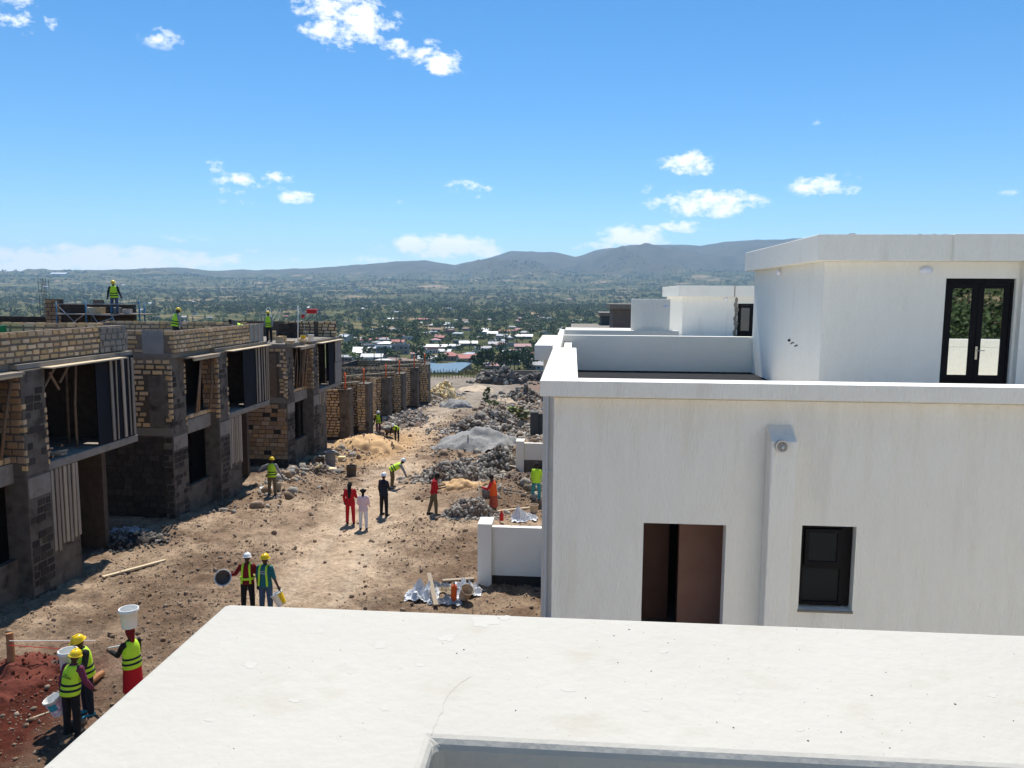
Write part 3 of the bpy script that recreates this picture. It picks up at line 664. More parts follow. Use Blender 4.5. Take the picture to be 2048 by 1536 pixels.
hpx(835, 716, 'hip', 'pink', 'cream', (.9, .9, 1), 1, 'pink-roofed house right behind the orange pipes', .3)
hpx(768, 712, 'flat', 'white', 'grey stone', (1.0, 1.1, 1), 2, 'two-storey grey block house with flat roof at town edge', .12)
hpx(800, 708, 'flat', 'grey', 'grey stone', (1.35, 1.1, 1), 2, 'wide unfinished grey block house with flat roof beside the two-storey block', .12)
hpx(1042, 678, 'gable', 'iron', 'brown', (2.4, 1, 1), 1, 'long low hall with pale iron roof left of the white terrace', .05)
hpx(1052, 654, 'hip', 'pink', 'white', (1.8, 1.2, 1.2), 1, 'long white villa with pink roof far above the town', .05)
hpx(1085, 648, 'hip', 'red', 'white', (1.2, 1.2, 1.2), 1, 'white villa with red roof half hidden by the white terrace', .05)
hpx(820, 667, 'hip', 'pink', 'cream', (1, 1, 1), 1, 'pink-roofed house alone among trees left of town centre', .2)
hpx(1045, 700, 'gable', 'pink', 'grey stone', (1.3, 1, 1), 1, 'house with broad pink gable roof at right edge of town', .1)
hpx(985, 672, 'gable', 'iron', 'cream', (1.2, 1, 1), 1, 'pale iron-roofed house above the pink hip-roofed house', .1)
hpx(300, 610, 'hip', 'white', 'cream', (3.4, 2.2, 1.5), 1, 'broad white-roofed building behind the scaffold worker', .1)
hpx(385, 607, 'hip', 'white', 'cream', (2.4, 1.6, 1.4), 1, 'small white-roofed building in the trees right of the scaffold', .1)
hpx(120, 553, 'gable', 'white', 'white', (11, 8, 5), 1, 'large white hall on the far hillside', .1)
hpx(724, 583, 'flat', 'white', 'white', (8, 5, 3), 1, 'cluster block with bright white roofs far out in the valley', .2)
hpx(690, 722, 'shed', 'grey', 'brown', (1.5, 1, .8), 1, 'low dark shed behind the third unfinished house', .1)
hpx(745, 722, 'gable', 'iron', 'grey stone', (1.3, 1, .9), 1, 'pale iron-roofed house behind the roofless stone walls', .1)
hpx(865, 700, 'gable', 'iron', 'grey stone', (2.3, 1, .9), 1, 'long pale-roofed shed on the left of the town', .08)
HGRP = 0; LAB = {}
def okh(x, y, p): return not (846 < x < 962 and y > 728) and all((p[0]-a)**2+(p[1]-b_)**2 > (11+p[3]*.006)**2 for a, b_ in HOUSES)
for n_, bx in ((125, (690, 1085, 662, 742)), (60, (685, 1200, 636, 668)), (26, (300, 680, 610, 655)), (16, (690, 1330, 600, 640)), (8, (30, 300, 565, 625))):
    for x, y, p in scatter(n_, *bx, accept=okh):
        if not okh(x, y, p): continue
        HOUSES.append((p[0], p[1])); kind = rt.choice(['gable', 'gable', 'hip', 'shed', 'flat']); roof = rt.choice(['iron', 'iron', 'grey', 'white', 'iron', 'pink', 'grey', 'red', 'iron', 'brown', 'grey', 'grey'])
        wall = rt.choice(list(WALLS)); sc = rt.uniform(.65, 1.08)*(1+max(0, p[3]-900)/3500)
        zone = 'in the town below the site' if y > 668 else 'among the trees beyond the town' if p[3] < 1500 else 'far out in the valley'
        rn = {'iron': 'pale iron', 'grey': 'grey iron', 'white': 'white', 'pink': 'pink', 'red': 'red', 'brown': 'brown'}[roof]
        rk = {'gable': 'gable', 'hip': 'hip', 'shed': 'single-slope', 'flat': 'flat'}[kind]
        lab = uniq(f'{wall} house, {rn} {rk} roof, {where(x, y)}', x, y)
        far_house(p[0], p[1], p[2], kind, roof, wall, rt.uniform(-.6, .6), (sc*rt.uniform(.9, 1.8), sc, sc*.95), 1, lab, 'small houses of the valley')
# individual trees (the nearest ones), the rest as one wood
NT = 0
def okt(x, y, p): return all((p[0]-a)**2+(p[1]-b_)**2 > 49 for a, b_ in HOUSES) and (abs(p[0]-PX-1) > 22 or abs(p[1]-PY-10) > 60)
near = scatter(125, 685, 1100, 655, 738, okt)+scatter(40, 290, 680, 625, 660, okt)
for x, y, p in near:
    d_ = p[3]; dense = fbm(np.array([p[0]/60]), np.array([p[1]/60]), 3, 9)[0]
    kind = rt.choices(['broad', 'conifer', 'column'], [6, 2, 1])[0]; m = rt.choices([0, 1, 2, 3], [4, 4, 3, 1])[0]
    h_ = rt.uniform(4, 8)*(1.25 if kind != 'broad' else .95)
    zone = where(x, y)
    add_tree(p[0], p[1], p[2]-.2, h_, kind, rt.randrange(3), m, rt.uniform(0, 6.3), uniq(f'{"small " if h_ < 5 else "tall " if h_ > 7 else ""}{KLAB[kind]} {MLAB[m]} tree {zone}', x, y), 'trees of the valley', rt.uniform(1.0, 1.5) if kind == 'broad' else 1)
# a row of tall dark trees right of the pond
for k in range(13):
    x = 955+k*9.2+rt.uniform(-2, 2); p = tpix(x, 741+rt.uniform(-2, 2), 200)
    if p: add_tree(p[0], p[1], p[2]-.3, rt.uniform(7.5, 11.5), rt.choice(['conifer', 'column', 'broad']), rt.randrange(3), 0, rt.uniform(0, 6), f'{("first", "second", "third", "fourth", "fifth", "sixth", "seventh", "eighth", "ninth", "tenth", "eleventh", "twelfth", "last")[k]} tall dark tree from the left in the row right of the pond', 'tall dark trees right of the pond', 1.0)
def merge_trees(name, pts, label):
    Vs = []; Fs = []; mi = []; o = 0
    for (x, y, z, h_, kind, k, m, rz, wd) in pts:
        v, f = CR[(kind, k)]; sel = len(f)//2*2
        c, s = math.cos(rz), math.sin(rz); vv = v.copy(); vv[:, 0], vv[:, 1] = (v[:, 0]*c-v[:, 1]*s)*wd, (v[:, 0]*s+v[:, 1]*c)*wd
        Vs.append(vv*h_+np.array((x, y, z))); Fs.append(np.array([(a[0]+o, a[1]+o, a[2]+o, a[3]+o) for a in f[0::2]], np.int32)); mi.append(np.full(len(f[0::2]), m, np.int32)); o += len(v)
    V = np.concatenate(Vs); Fq = np.concatenate(Fs)
    me = bpy.data.meshes.new(name); me.vertices.add(len(V)); me.vertices.foreach_set('co', V.astype(np.float32).ravel()); nf = len(Fq)
    me.loops.add(nf*4); me.loops.foreach_set('vertex_index', Fq.ravel()); me.polygons.add(nf); me.polygons.foreach_set('loop_start', np.arange(0, nf*4, 4, dtype=np.int32)); me.update(calc_edges=True)
    for l in LM: me.materials.append(l)
    me.polygons.foreach_set('material_index', np.concatenate(mi)); ob = bpy.data.objects.new(name, me); COL.objects.link(ob); ob['_w'] = [0, 0, 0]
    return tag(ob, label, kind='stuff')
pts = []
def dens_at(X, Y): return float(fbm(np.array([X/170]), np.array([Y/170]), 3, 9)[0]+.5*fbm(np.array([X/60]), np.array([Y/60]), 2, 19)[0])
def wood(n, az0, az1, d0, d1, thr, hmin=4.5, hmax=9):
    c = 0
    for _ in range(n*5):
        if c >= n: break
        a = rt.uniform(az0, az1); d_ = math.sqrt(rt.uniform(d0*d0, d1*d1)); X, Y = d_*math.sin(a), d_*math.cos(a)
        if dens_at(X, Y) < thr+rt.uniform(-.16, .16): continue
        if any((X-a_)**2+(Y-b_)**2 < 70 for a_, b_ in HOUSES): continue
        kind = rt.choices(['broad', 'conifer', 'column'], [6, 2, 1])[0]
        pts.append((X, Y, tz(X, Y)-.3, rt.uniform(hmin, hmax)*(1.2 if kind != 'broad' else 1), kind, rt.randrange(3), rt.choices([0, 1, 2, 3], [4, 4, 3, 1])[0], rt.uniform(0, 6), rt.uniform(1, 1.6) if kind == 'broad' else 1)); c += 1
A0, A1 = px_az(-60), px_az(1560)
wood(120, px_az(670), px_az(1330), 330, 950, .05, 4, 8)
wood(1150, A0, A1, 700, 1500, .0, 6, 11)
wood(2300, A0, A1, 1400, 2600, -.02, 8, 15)
wood(2200, A0, A1, 2500, 4300, .0, 10, 18)
wood(3300, A0, px_az(1700), 4200, 7000, .02, 12, 20)
merge_trees('far_woods', pts, 'dark scattered woods filling the valley beyond the town')
# reeds and bushes round the pond
rb = MB()
for k in range(1500):
    s = rt.random(); x, y = (PX-16+36*s, PY+31+rt.uniform(0, 40)) if rt.random() < .85 else (PX-16+36*s, PY-16-rt.uniform(0, 3)); z = tz(x, y); h_ = rt.uniform(.5, 1.5); dx, dy = rt.uniform(-.4, .4), rt.uniform(-.3, .3)
    rb.add([(x-.25, y, z), (x+.25, y+.1, z), (x+dx, y+dy, z+h_)], [(0, 1, 2)])
tag(rb.build('reeds', mat('reed_green', (.19, .20, .06), (.30, .30, .10), rough=.9, scale=.3)), 'yellow-green reeds along the pond', kind='stuff')
# tall dark trees behind the photographer (seen mirrored in the glass doors)
for k in range(3): CR[('garden', k)] = crown_data(300+k, 'broad' if k else 'conifer', 5200, .009)
for k in range(14):
    x = 3+k*2.6+rt.uniform(-1, 1); y = -19-rt.uniform(0, 9)
    add_tree(x, y, tz(x, y)-.3, rt.uniform(9, 14), 'garden', k % 3, 0, k, 'tall dark tree mirrored in the glass door', 'tall dark trees mirrored in the glass doors', 1.2, 'garden_tree')

# ================================================================ WHITE HOUSES
def ux(o, u, W_, H_, depth, holes=()): return panel(MB(), o, u, W_, H_, depth, holes)
XU = (1, 0, 0)
def lamp(root, p, n, name='wall_lamp', k=1.0):
    """oval bulkhead lamp on a wall, n = outward normal"""
    n = np.array(n, float); a = np.cross((0, 0, 1), n); M3 = np.column_stack((a, n, (0, 0, 1)))
    b = MB(); b.ellip(np.array(p)+n*.012, .135*k, .03*k, .085*k, 16, 8, M3); o = b.build(name, MT['lampwhite'], root, smooth=True)
    c = MB(); c.ellip(np.array(p)+n*.03, .115*k, .06*k, .068*k, 16, 8, M3); c.build('lamp_cover', MT['lampwhite'], o, smooth=True); return o
def glazed_door(root, x0, x1, z0, z1, y, glass, handle=True):
    """two-leaf black metal door with tall panes and solid lower panels"""
    d = MB(); w = .085
    d.box(x0, x0+w*.6, y, y+.07, z0, z1); d.box(x1-w*.6, x1, y, y+.07, z0, z1); d.box(x0+w*.6, x1-w*.6, y, y+.07, z1-w*.9, z1)
    o = d.build('door', MT['frame'], root, bevel=.004); xm = (x0+x1)/2; zt = z1-w*.9-.004; zb = z0+.55
    for a, b in ((x0+w*.6+.004, xm-.004), (xm+.004, x1-w*.6-.004)):
        l = MB(); s = .115; yy = y+.012
        l.box(a, a+s, yy, yy+.05, z0, zt); l.box(b-s, b, yy, yy+.05, z0, zt); l.box(a+s, b-s, yy, yy+.05, zt-s, zt); l.box(a+s, b-s, yy, yy+.05, zb-.14, zb)
        l.box(a+s, b-s, yy, yy+.05, z0, z0+.1); l.box(a+s, b-s, yy+.02, yy+.035, z0+.1, zb-.14)
        l.box(a+s+.05, b-s-.05, yy+.004, yy+.02, z0+.15, zb-.19)
        l.build('door_leaf', MT['frame'], o, bevel=.006)
        p = MB(); p.box(a+s, b-s, yy+.022, yy+.03, zb, zt-s); p.build('pane', glass, o)
    if handle:
        h = MB(); hx = xm+.035; hz_ = z0+1.02
        h.box(hx-.022, hx+.022, y-.004, y+.012, hz_-.14, hz_+.13); h.tube([(hx, y, hz_+.05), (hx, y-.05, hz_+.05), (hx+.03, y-.055, hz_+.05), (hx+.14, y-.055, hz_+.05)], .009, 8)
        h.tube([(hx, y-.006, hz_-.05), (hx, y-.016, hz_-.05)], .012, 8)
        h.build('handle', MT['brass'], o, bevel=.002)
    return o
GLASS = mat('mirror_glass', (.55, .58, .58), rough=.015, metallic=1.0)
GLASSD = mat('dark_glass', (.008, .012, .014), rough=.1, spec=.1)
GLASSC = mat('tinted_glass', (.03, .035, .04), rough=.04, spec=.9)

# ---- the house the photographer stands on
MT['bouncescreed'] = mat('pale_bounce_screed', (.56, .52, .45), (.64, .60, .52), rough=.9, scale=2)  # pale finish added so the unseen terrace floors bounce sunlight onto the walls
A = empty('white_house', (2, 0, -8), 'white flat-roofed house whose broad parapet fills the foreground', 'house', 'finished white houses')
m = MB(); m.box(-.46, 14, -9, 1.06, -9.5, -1.9); m.build('wall', MT['white'], A)
m = MB(); m.box(-.14, 5.2, -9, .812, -1.9, -1.62); m.box(5.2, 14, -9, -4.45, -1.9, -1.62); m.build('terrace_floor', MT['bouncescreed'], A)
m = MB(); m.add([(-.56, -9, -.72), (-.145, -9, -.72), (-.145, .81, -.72), (14, .81, -.72), (14, 1.165, -.72), (-.56, 1.165, -.72)], [(0, 1, 2, 5), (2, 3, 4, 5)])
me_o = MB()
def coping(mb, pts, z0, z1):
    k = len(pts); mb.add([(x, y, z0) for x, y in pts]+[(x, y, z1) for x, y in pts], [tuple(range(k))[::-1], tuple(range(k, 2*k))]+[(i, (i+1) % k, (i+1) % k+k, i+k) for i in range(k)])
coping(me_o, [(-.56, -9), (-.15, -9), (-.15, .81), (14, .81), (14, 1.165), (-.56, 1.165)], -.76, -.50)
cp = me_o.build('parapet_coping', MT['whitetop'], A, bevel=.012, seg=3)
m = MB(); m.box(-.50, -.17, -9, 1.10, -1.9, -.762); m.box(-.17, 14, .83, 1.10, -1.9, -.762); m.build('parapet', MT['whitein'], A)
# hairline crack and flaked patches on the coping
def ribbon(mb, pts, w, z):
    pts = np.array(pts); n = len(pts)
    for i in range(n-1):
        d = pts[i+1]-pts[i]; q = np.array((-d[1], d[0])); q = q/np.linalg.norm(q); w0, w1 = w*(.5+.5*math.sin(i*1.7)**2), w*(.5+.5*math.sin((i+1)*1.7)**2)
        P = [(*(pts[i]-q*w0), z), (*(pts[i]+q*w0), z), (*(pts[i+1]+q*w1), z), (*(pts[i+1]-q*w1), z)]; mb.add(P, [(0, 3, 2, 1)])
ck = MB(); rk = random.Random(5); path = [(862, 1470), (872, 1446), (884, 1425), (890, 1400), (905, 1380), (928, 1362), (944, 1350)]; P2 = []
for i in range(len(path)-1):
    for s in range(5): f = s/5; p = atZ(path[i][0]*(1-f)+path[i+1][0]*f, path[i][1]*(1-f)+path[i+1][1]*f, -.5); P2.append((p[0]+rk.uniform(-.0012, .0012), p[1]+rk.uniform(-.0012, .0012)))
ribbon(ck, P2, .00045, -.4997); ck.build('crack', mat('crack_dark', (.42, .39, .33)), A)
fl = MB()
for (x, y, rx, ry) in [(965, 1243, 34, 13), (895, 1275, 20, 9), (1135, 1380, 16, 5), (500, 1330, 16, 8), (770, 1418, 10, 5), (1330, 1302, 9, 6), (640, 1262, 10, 5), (1010, 1236, 14, 6), (760, 1290, 14, 7), (590, 1400, 14, 6), (1290, 1420, 10, 4), (700, 1345, 8, 4), (1480, 1385, 8, 4), (840, 1330, 10, 5), (1985, 1390, 10, 5), (800, 1335, 6, 3), (1600, 1460, 9, 4), (420, 1440, 11, 5)]:
    c = atZ(x, y, -.5); k = 14; o = []
    for j in range(k): a = 2*math.pi*j/k; s = rk.uniform(.55, 1.15); q = atZ(x+rx*s*math.cos(a), y+ry*s*math.sin(a), -.5); o.append((q[0], q[1], -.4998))
    fl.add(o, [tuple(range(k))[::-1]])
fl.build('flaked_patch', mat('flaked_paint', (.475, .45, .39), (.52, .495, .435), rough=.85, scale=30), A)['kind'] = 'stuff'
r_ = np.random.default_rng(77); gx = r_.uniform(-.55, 1.4, 420); gy = np.where(gx < -.16, r_.uniform(.35, 1.15, 420), r_.uniform(.82, 1.15, 420)); ok_ = (gx < -.16) | (gy > .82)
o = many_rocks('grit', np.column_stack((gx, gy, np.full(420, -.5)))[ok_], np.minimum(.0004*(1+r_.pareto(2.6, 420)), .0016)[ok_], mat('grit_mix', (.38, .345, .285), (.5, .47, .40), rough=.95, scale=90, rand=.3), 5); tag(o, 'sand grains and grit lying on the foreground parapet', kind='stuff')
# stair room of this house (outside the picture, mirrored in the glass doors)
m = MB(); m.box(5.2, 14, -4.4, 1.0, -1.9, .9); m.build('stair_room', MT['white'], A)
m = MB(); m.box(5.0, 14.2, -4.7, 1.2, .9, 1.4); m.build('roof_band', MT['white'], A)

# ---- the white house in front
B = empty('white_house', (4, 16, -9), 'large white house with rough render and glazed roof-terrace door, filling the right side', 'house', 'finished white houses')
YF = 10.62   # wall plane; the coping overhangs it
opn = (1.03+.25, 2.17+.25, 9.5-5.3, 9.5-3.155); win = (3.2+.25, 3.93+.25, 9.5-4.33, 9.5-3.125)
w = ux((-.25, YF, -9.5), XU, 14.3, 8.10, .2, [opn, win]); w.build('wall', MT['whitefront'], B)
m = MB(); m.box(-.25, -.05, YF+.2, 26.9, -9.5, -1.42); m.box(-.05, 14, 26.7, 26.9, -9.5, -1.42); m.box(13.85, 14.05, YF+.2, 26.7, -9.5, -1.42); m.build('side_wall', MT['white'], B)
m = MB(); m.box(-.05, 13.85, YF+.24, 20.6, -2.45, -2.195); m.build('terrace_floor', MT['bouncescreed'], B); m = MB(); m.box(-.05, 13.85, 20.601, 26.6, -2.45, -2.19); m.build('bitumen_strip', MT['bitumen'], B)  # hidden part of the floor made pale to bounce sunlight upward
m = MB(); m.box(-.045, 13.84, YF+.205, 20, -5.42, -5.3); m.build('upper_floor', MT['cement'], B)
# room behind the big opening: floor, side walls, door gap
m = MB(); gl, gr = atY(1337, 1120, YF+1.75)[0], atY(1357, 1120, YF+1.05)[0]; m.box(.4, gl, YF+1.75, YF+1.9, -5.3, -2.5); m.build('room_wall', mat('shaded_bounce_brown', (.10, .052, .04), (.13, .07, .055), rough=.8, scale=3), B); m = MB(); m.box(gr, 3.05, YF+1.05, YF+1.2, -5.3, -2.5); m.box(.3, .4, YF+.2, YF+1.9, -5.3, -2.5); m.box(2.62, 2.72, YF+.2, YF+1.05, -5.3, -2.5); m.build('room_wall', MT['interior'], B)  # deeper wall in a darker copy of the brown, its shade in the colour
m = MB(); m.box(1.5, 2.0, YF+2.6, YF+2.7, -5.3, -2.5); m.build('dark_backing', MT['dark'], B)  # near-black sheet stands in for the unlit space beyond the gap
# coping: front band, wide left shoulder, narrow left run, porch wing, rear wall
m = MB(); coping(m, [(-.44, 10.42), (14.2, 10.42), (14.2, 10.86), (.08, 10.86), (.08, 17.3), (-.28, 17.3), (-.28, 22.9), (-.46, 22.9), (-.46, 17.3), (-.44, 17.3)], -1.36, -1.145)
m.build('parapet_coping', MT['white'], B, bevel=.014, seg=2)
m = MB(); m.box(-.24, -.06, YF+.02, 22.9, -1.42, -1.362); m.box(-.05, 14, YF+.02, YF+.235, -2.19, -1.362); m.build('parapet', MT['white'], B)
m = MB(); m.box(-.06, .04, YF+.22, 17.26, -2.19, -1.362); m.box(-.06, -.03, 17.27, 22.9, -2.19, -1.362); m.build('parapet_inner', MT['whitein'], B)
m = MB(); m.box(-.28, 5.4, 22.95, 23.2, -2.19, -1.145); m.box(-.28, 3.6, 26.65, 26.95, -2.19, -1.15); m.box(-.46, -.29, 22.95, 26.95, -1.5, -1.147); m.build('terrace_wall', MT['whitein'], B, bevel=.01)
m = MB(); m.box(-.9, -.47, 18.1, 22.9, -1.5, -1.15); m.build('porch_roof', MT['white'], B, bevel=.01)
m = MB(); m.box(-.72, -.252, 19.0, 19.25, -9.5, -1.502); m.box(-.72, -.47, 19.25, 22.6, -9.5, -1.502); m.build('porch_wall', MT['white'], B, bevel=.008)
pg = MB(); pg.tube([(-.60, 18.96, -1.5), (-.60, 18.96, -9)], .035, 10); pg.box(-.66, -.5, 18.93, 18.99, -4.4, -4.36); pg.build('rain_pipe', MT['plasticwhite'], B)
# stair room with deep roof band
w = ux((5.22, 16.7, -2.19), XU, 8.8, 2.95, .22, [(7.68-5.22, 9.07-5.22, .02, 2.19+.42)]); w.build('stair_wall', MT['white'], B)
m = MB(); m.box(5.22, 5.44, 16.92, 22.94, -2.19, .76); m.box(5.44, 14, 22.7, 22.94, -2.19, .76); m.box(13.8, 14.02, 16.92, 22.7, -2.19, .76); m.build('stair_side_wall', MT['white'], B)
m = MB(); coping(m, [(4.98, 16.42), (7.62, 16.42), (7.62, 16.32), (14.3, 16.32), (14.3, 23.2), (4.98, 23.2)], .762, 1.295); m.build('roof_band', MT['white'], B, bevel=.014)
m = MB(); m.box(9.12, 9.6, 16.55, 16.7, -2.19, .761); m.build('door_pier', MT['white'], B, bevel=.01)
glazed_door(B, 7.69, 9.06, -2.14, .41, 16.76, GLASS)
m = MB(); m.box(7.0, 9.9, 19.5, 19.6, -2.19, .76); m.build('dark_backing', MT['dark'], B)
lamp(B, atY(1852, 541, 16.69), (0, -1, 0)); lp = atY(1573, 545, 20.2); lamp(B, (5.21, 20.2, lp[2]), (-1, 0, 0))
pp = MB()
for k in range(5): y = 19.0-.16*k; z = -1.02-.05*(k % 2)-.02*k; pp.tube([(5.23, y, z), (5.17+.02*(k % 2), y, z)], .03 if k == 0 else .014, 10)
pp.build('pipe_stub', MT['dark'], B)
mo = MB()
for k, px in enumerate((1705, 1840, 1868, 1890)): p = atY(px, 469, 16.6); mo.ellip((p[0], 16.6, 1.298), .10 if k == 0 else .05, .05, .03 if k == 0 else .02, 8, 5)
mo.build('mortar_lump', MT['rockdark'], B)
# vent shaft on the front wall
vb = MB(); vb.add([(2.66, YF, -9.3), (3.0, YF, -9.3), (3.0, YF-.3, -9.3), (2.66, YF-.3, -9.3), (2.66, YF, -1.72), (3.0, YF, -1.72), (3.0, YF-.3, -1.90), (2.66, YF-.3, -1.90)], [(0, 3, 2, 1)[::-1], (4, 5, 6, 7)[::-1], (0, 1, 5, 4)[::-1], (1, 2, 6, 5)[::-1], (2, 3, 7, 6)[::-1], (3, 0, 4, 7)[::-1]])
sh = vb.build('vent_shaft', MT['white'], B, bevel=.02, seg=3)
v = MB(); vp = atY(1563, 892, YF-.3); k = 24
def ringy(mb, c, r0, r1, y0, y1, k=24):
    vs = [(c[0]+r*math.cos(2*math.pi*j/k), y, c[2]+r*math.sin(2*math.pi*j/k)) for r, y in ((r0, y0), (r1, y0), (r1, y1), (r0, y1)) for j in range(k)]
    mb.add(vs, [(i*k+j, i*k+(j+1) % k, ((i+1) % 4)*k+(j+1) % k, ((i+1) % 4)*k+j) for i in range(4) for j in range(k)])
ringy(v, vp, .066, .085, YF-.345, YF-.30); vt = v.build('vent', MT['steel'], sh, bevel=.003)
v = MB(); v.ellip((vp[0]+.006, YF-.34, vp[2]-.012), .030, .018, .030, 16, 6)
for j in range(16):
    a = 2*math.pi*j/16; v.bar((vp[0]+.006+.036*math.cos(a), YF-.335, vp[2]-.012+.026*math.sin(a)), (vp[0]+.07*math.cos(a), YF-.335, vp[2]+.07*math.sin(a)), .006, .010, (0, 1, 0))
v.build('vent_grille', MT['steel'], sh); v = MB(); ringy(v, vp, .001, .067, YF-.316, YF-.308); v.build('vent_dark_disc', MT['dark'], sh)  # solid dark disc stands in for the shade inside the vent
# small window: open top sash over a fixed pane
wx0, wx1, wz0, wz1 = 3.215, 3.82, -4.30, -3.135; yw = YF+.10
f = MB(); s = .05; zm = wz0+.53
f.box(wx0, wx0+s, yw, yw+.06, wz0, wz1); f.box(wx1-s, wx1, yw, yw+.06, wz0, wz1); f.box(wx0+s, wx1-s, yw, yw+.06, wz1-s, wz1); f.box(wx0+s, wx1-s, yw, yw+.06, wz0, wz0+s); f.box(wx0+s, wx1-s, yw, yw+.06, zm, zm+.055)
f.box(wx1, 3.925, yw+.02, yw+.05, wz0, wz1)
wn = f.build('window', MT['frame'], B, bevel=.004)
q = MB(); q.box(wx0+s, wx1-s, yw+.025, yw+.035, wz0+s, zm); q.build('pane', GLASSD, wn)
q = MB(); a0, a1, b0, b1 = wx0+s+.006, wx1-s-.006, zm+.061, wz1-s-.006; t_ = .055; ys_ = yw-.035
q.box(a0, a0+t_, ys_, ys_+.05, b0, b1); q.box(a1-t_, a1, ys_, ys_+.05, b0, b1); q.box(a0+t_, a1-t_, ys_, ys_+.05, b0, b0+t_); q.box(a0+t_, a1-t_, ys_, ys_+.05, b1-t_, b1); q.build('sash', MT['frame'], wn, bevel=.004)
q = MB(); q.box(a0+t_, a1-t_, ys_+.02, ys_+.03, b0+t_, b1-t_); q.build('pane', GLASSD, wn)
q = MB(); q.box(3.19, 3.94, YF-.02, YF+.19, -4.365, -4.333); q.build('sill', MT['cement'], wn)
m = MB(); m.box(2.95, 5.0, YF+.9, YF+1.0, -5.3, -2.5); m.build('dark_backing', MT['dark'], B)
# block on the rear end of this house, with its lamp
bl0, bl1 = atY(1265, 598, 27.2), atY(1341, 598, 27.2)
m = MB(); m.box(bl0[0], bl1[0], 27.2, 27.75, -9.8, bl0[2]); m.build('rear_block', MT['white'], B, bevel=.012); lamp(B, atY(1332, 613, 27.19), (0, -1, 0), k=.6)

# ---- the next white house of the row
D_ = 20.9; cz = float(atY(1366, 571, 16.5+D_)[2]-1.295)
m = MB(); m.box(-.4, 40, 1.2, YF-.32, -9.2, -8.02); tag(m.build('bounce_slab', mat('pale_bounce_slab', (.54, .50, .43), (.62, .58, .50), rough=.9, scale=2)), 'unseen pale slab added between the two white houses to bounce sunlight', kind='structure')  # unseen pale slab, added to bounce sunlight onto the front wall
C = empty('white_house', (4, 36, -10), 'white house with a black-framed roof window farther along the row', 'house', 'finished white houses')
m = MB(); m.box(-.25, 14, YF+D_, 47, -11, -1.4+cz); m.build('wall', MT['white'], C)
m = MB(); m.box(-.44, 14.2, 10.42+D_, 47.3, -1.4+cz, -1.15+cz); m.build('roof_slab', MT['white'], C)
dl = atY(1476, 607, 16.7+D_)
w = ux((5.22, 16.7+D_, -2.19), XU, 8.8, 2.95+cz, .22, [(dl[0]-5.22, dl[0]+1.4-5.22, .02, dl[2]+2.19)]); w.build('stair_wall', MT['white'], C)
m = MB(); m.box(5.22, 5.44, 16.92+D_, 22.9+D_, -2.19, .76+cz); m.build('stair_side_wall', MT['white'], C)
jx = atY(1470, 571, 16.4+D_)[0]
m = MB(); coping(m, [(4.98, 16.42+D_), (jx, 16.42+D_), (jx+.02, 16.42+D_), (14.3, 16.42+D_), (14.3, 23.2+D_), (4.98, 23.2+D_)], .762+cz, 1.295+cz); m.build('roof_band', MT['white'], C, bevel=.014)
m = MB(); m.bar((jx, 16.40+D_, .77+cz), (jx, 16.40+D_, 1.29+cz), .03, .02, (0, 1, 0)); m.build('band_joint', MT['cement'], C)
glazed_door(C, dl[0]+.01, dl[0]+1.39, -2.14, dl[2]-.01, 16.76+D_, GLASSC, False)
pt = MB()
for k in range(9): z = dl[2]+.15-k*.22; pt.ellip((dl[0]-.08-.03*math.sin(k*2), 16.69+D_, z), .07+.02*(k % 3), .01, .15, 8, 5)
pt.build('bare_cement_patch', MT['cement'], C); lamp(C, atY(1452, 598, 16.69+D_), (0, -1, 0), k=.8)
# ---- unpainted stair rooms of the houses beyond
for (xa, xb, y0_, Y, lab, mname) in ((1222, 1266, 608, 57.5, 'unpainted brown house with flat overhanging roof right behind the white block', 'cement'), (1200, 1232, 625, 79, 'farthest unpainted house, only its low stair room showing left of the brown one', 'cementdark')):
    p0, p1 = atY(xa, y0_, Y), atY(xb+40, y0_, Y); e_ = empty('unfinished_house', (4, Y+4, -12), lab, 'house', 'unpainted houses beyond the white row')
    m = MB(); m.box(p0[0]+.15, p1[0], Y, Y+5, -13, p0[2]-.35); m.build('stair_room', mat('brown_render', (.15, .115, .09), (.19, .15, .12), rough=.9, scale=2) if mname == 'cement' else MT[mname], e_)
    m = MB(); m.box(p0[0]-.1, p1[0]+.1, Y-.3, Y+5.2, p0[2]-.35, p0[2]); m.build('roof_slab', MT['cement'], e_)
    m = MB(); m.box(-.2, p0[0]+.14, Y-6, Y+4, -13, -2.9+.0*Y); m.box(p0[0]+.14, 10, Y-6, Y-.01, -13, -2.9); m.build('wall', MT['cement'], e_)

# ---- low boundary walls between the plots
def boundary(px, py, xr, h, mtop, mlow, label, split=None, pier=.42, depth=.75, hz_=9.0):
    x, y = gpix(px, py); z = gz(x, y); e_ = empty('boundary_wall', (x, y, z), label, 'wall', None)
    s = split or 0
    m = MB(); m.box(x, x+pier, y, y+depth, z-.3+0, z+h+.12); m.build('pier', mtop, e_, bevel=.012)
    if split:
        m = MB(); m.box(x+pier, xr, y+.14, y+.34, z+split, z+h); m.build('wall', mtop, e_, bevel=.01)
        m = MB(); m.box(x+pier, xr, y+.15, y+.34, z-.4, z+split-.002); m.build('footing', mlow, e_)
    else:
        m = MB(); m.box(x+pier, xr, y+.14, y+.34, z-.4, z+h); m.build('wall', mtop, e_, bevel=.01)
    return x, y, z
boundary(955, 1168, -.3, 1.72, MT['whitein'], MT['mortardark'], 'nearest low white boundary wall with end pier beside the big white house', .22)
boundary(1031, 958, -.3, 1.62, MT['whitein'], MT['concdark'], 'half-painted white boundary wall with brown unpainted lower half', .75)
boundary(1060, 873, 0, 1.75, MT['cementdark'], MT['cementdark'], 'dark grey unpainted boundary wall farther down the right side', None, .6)

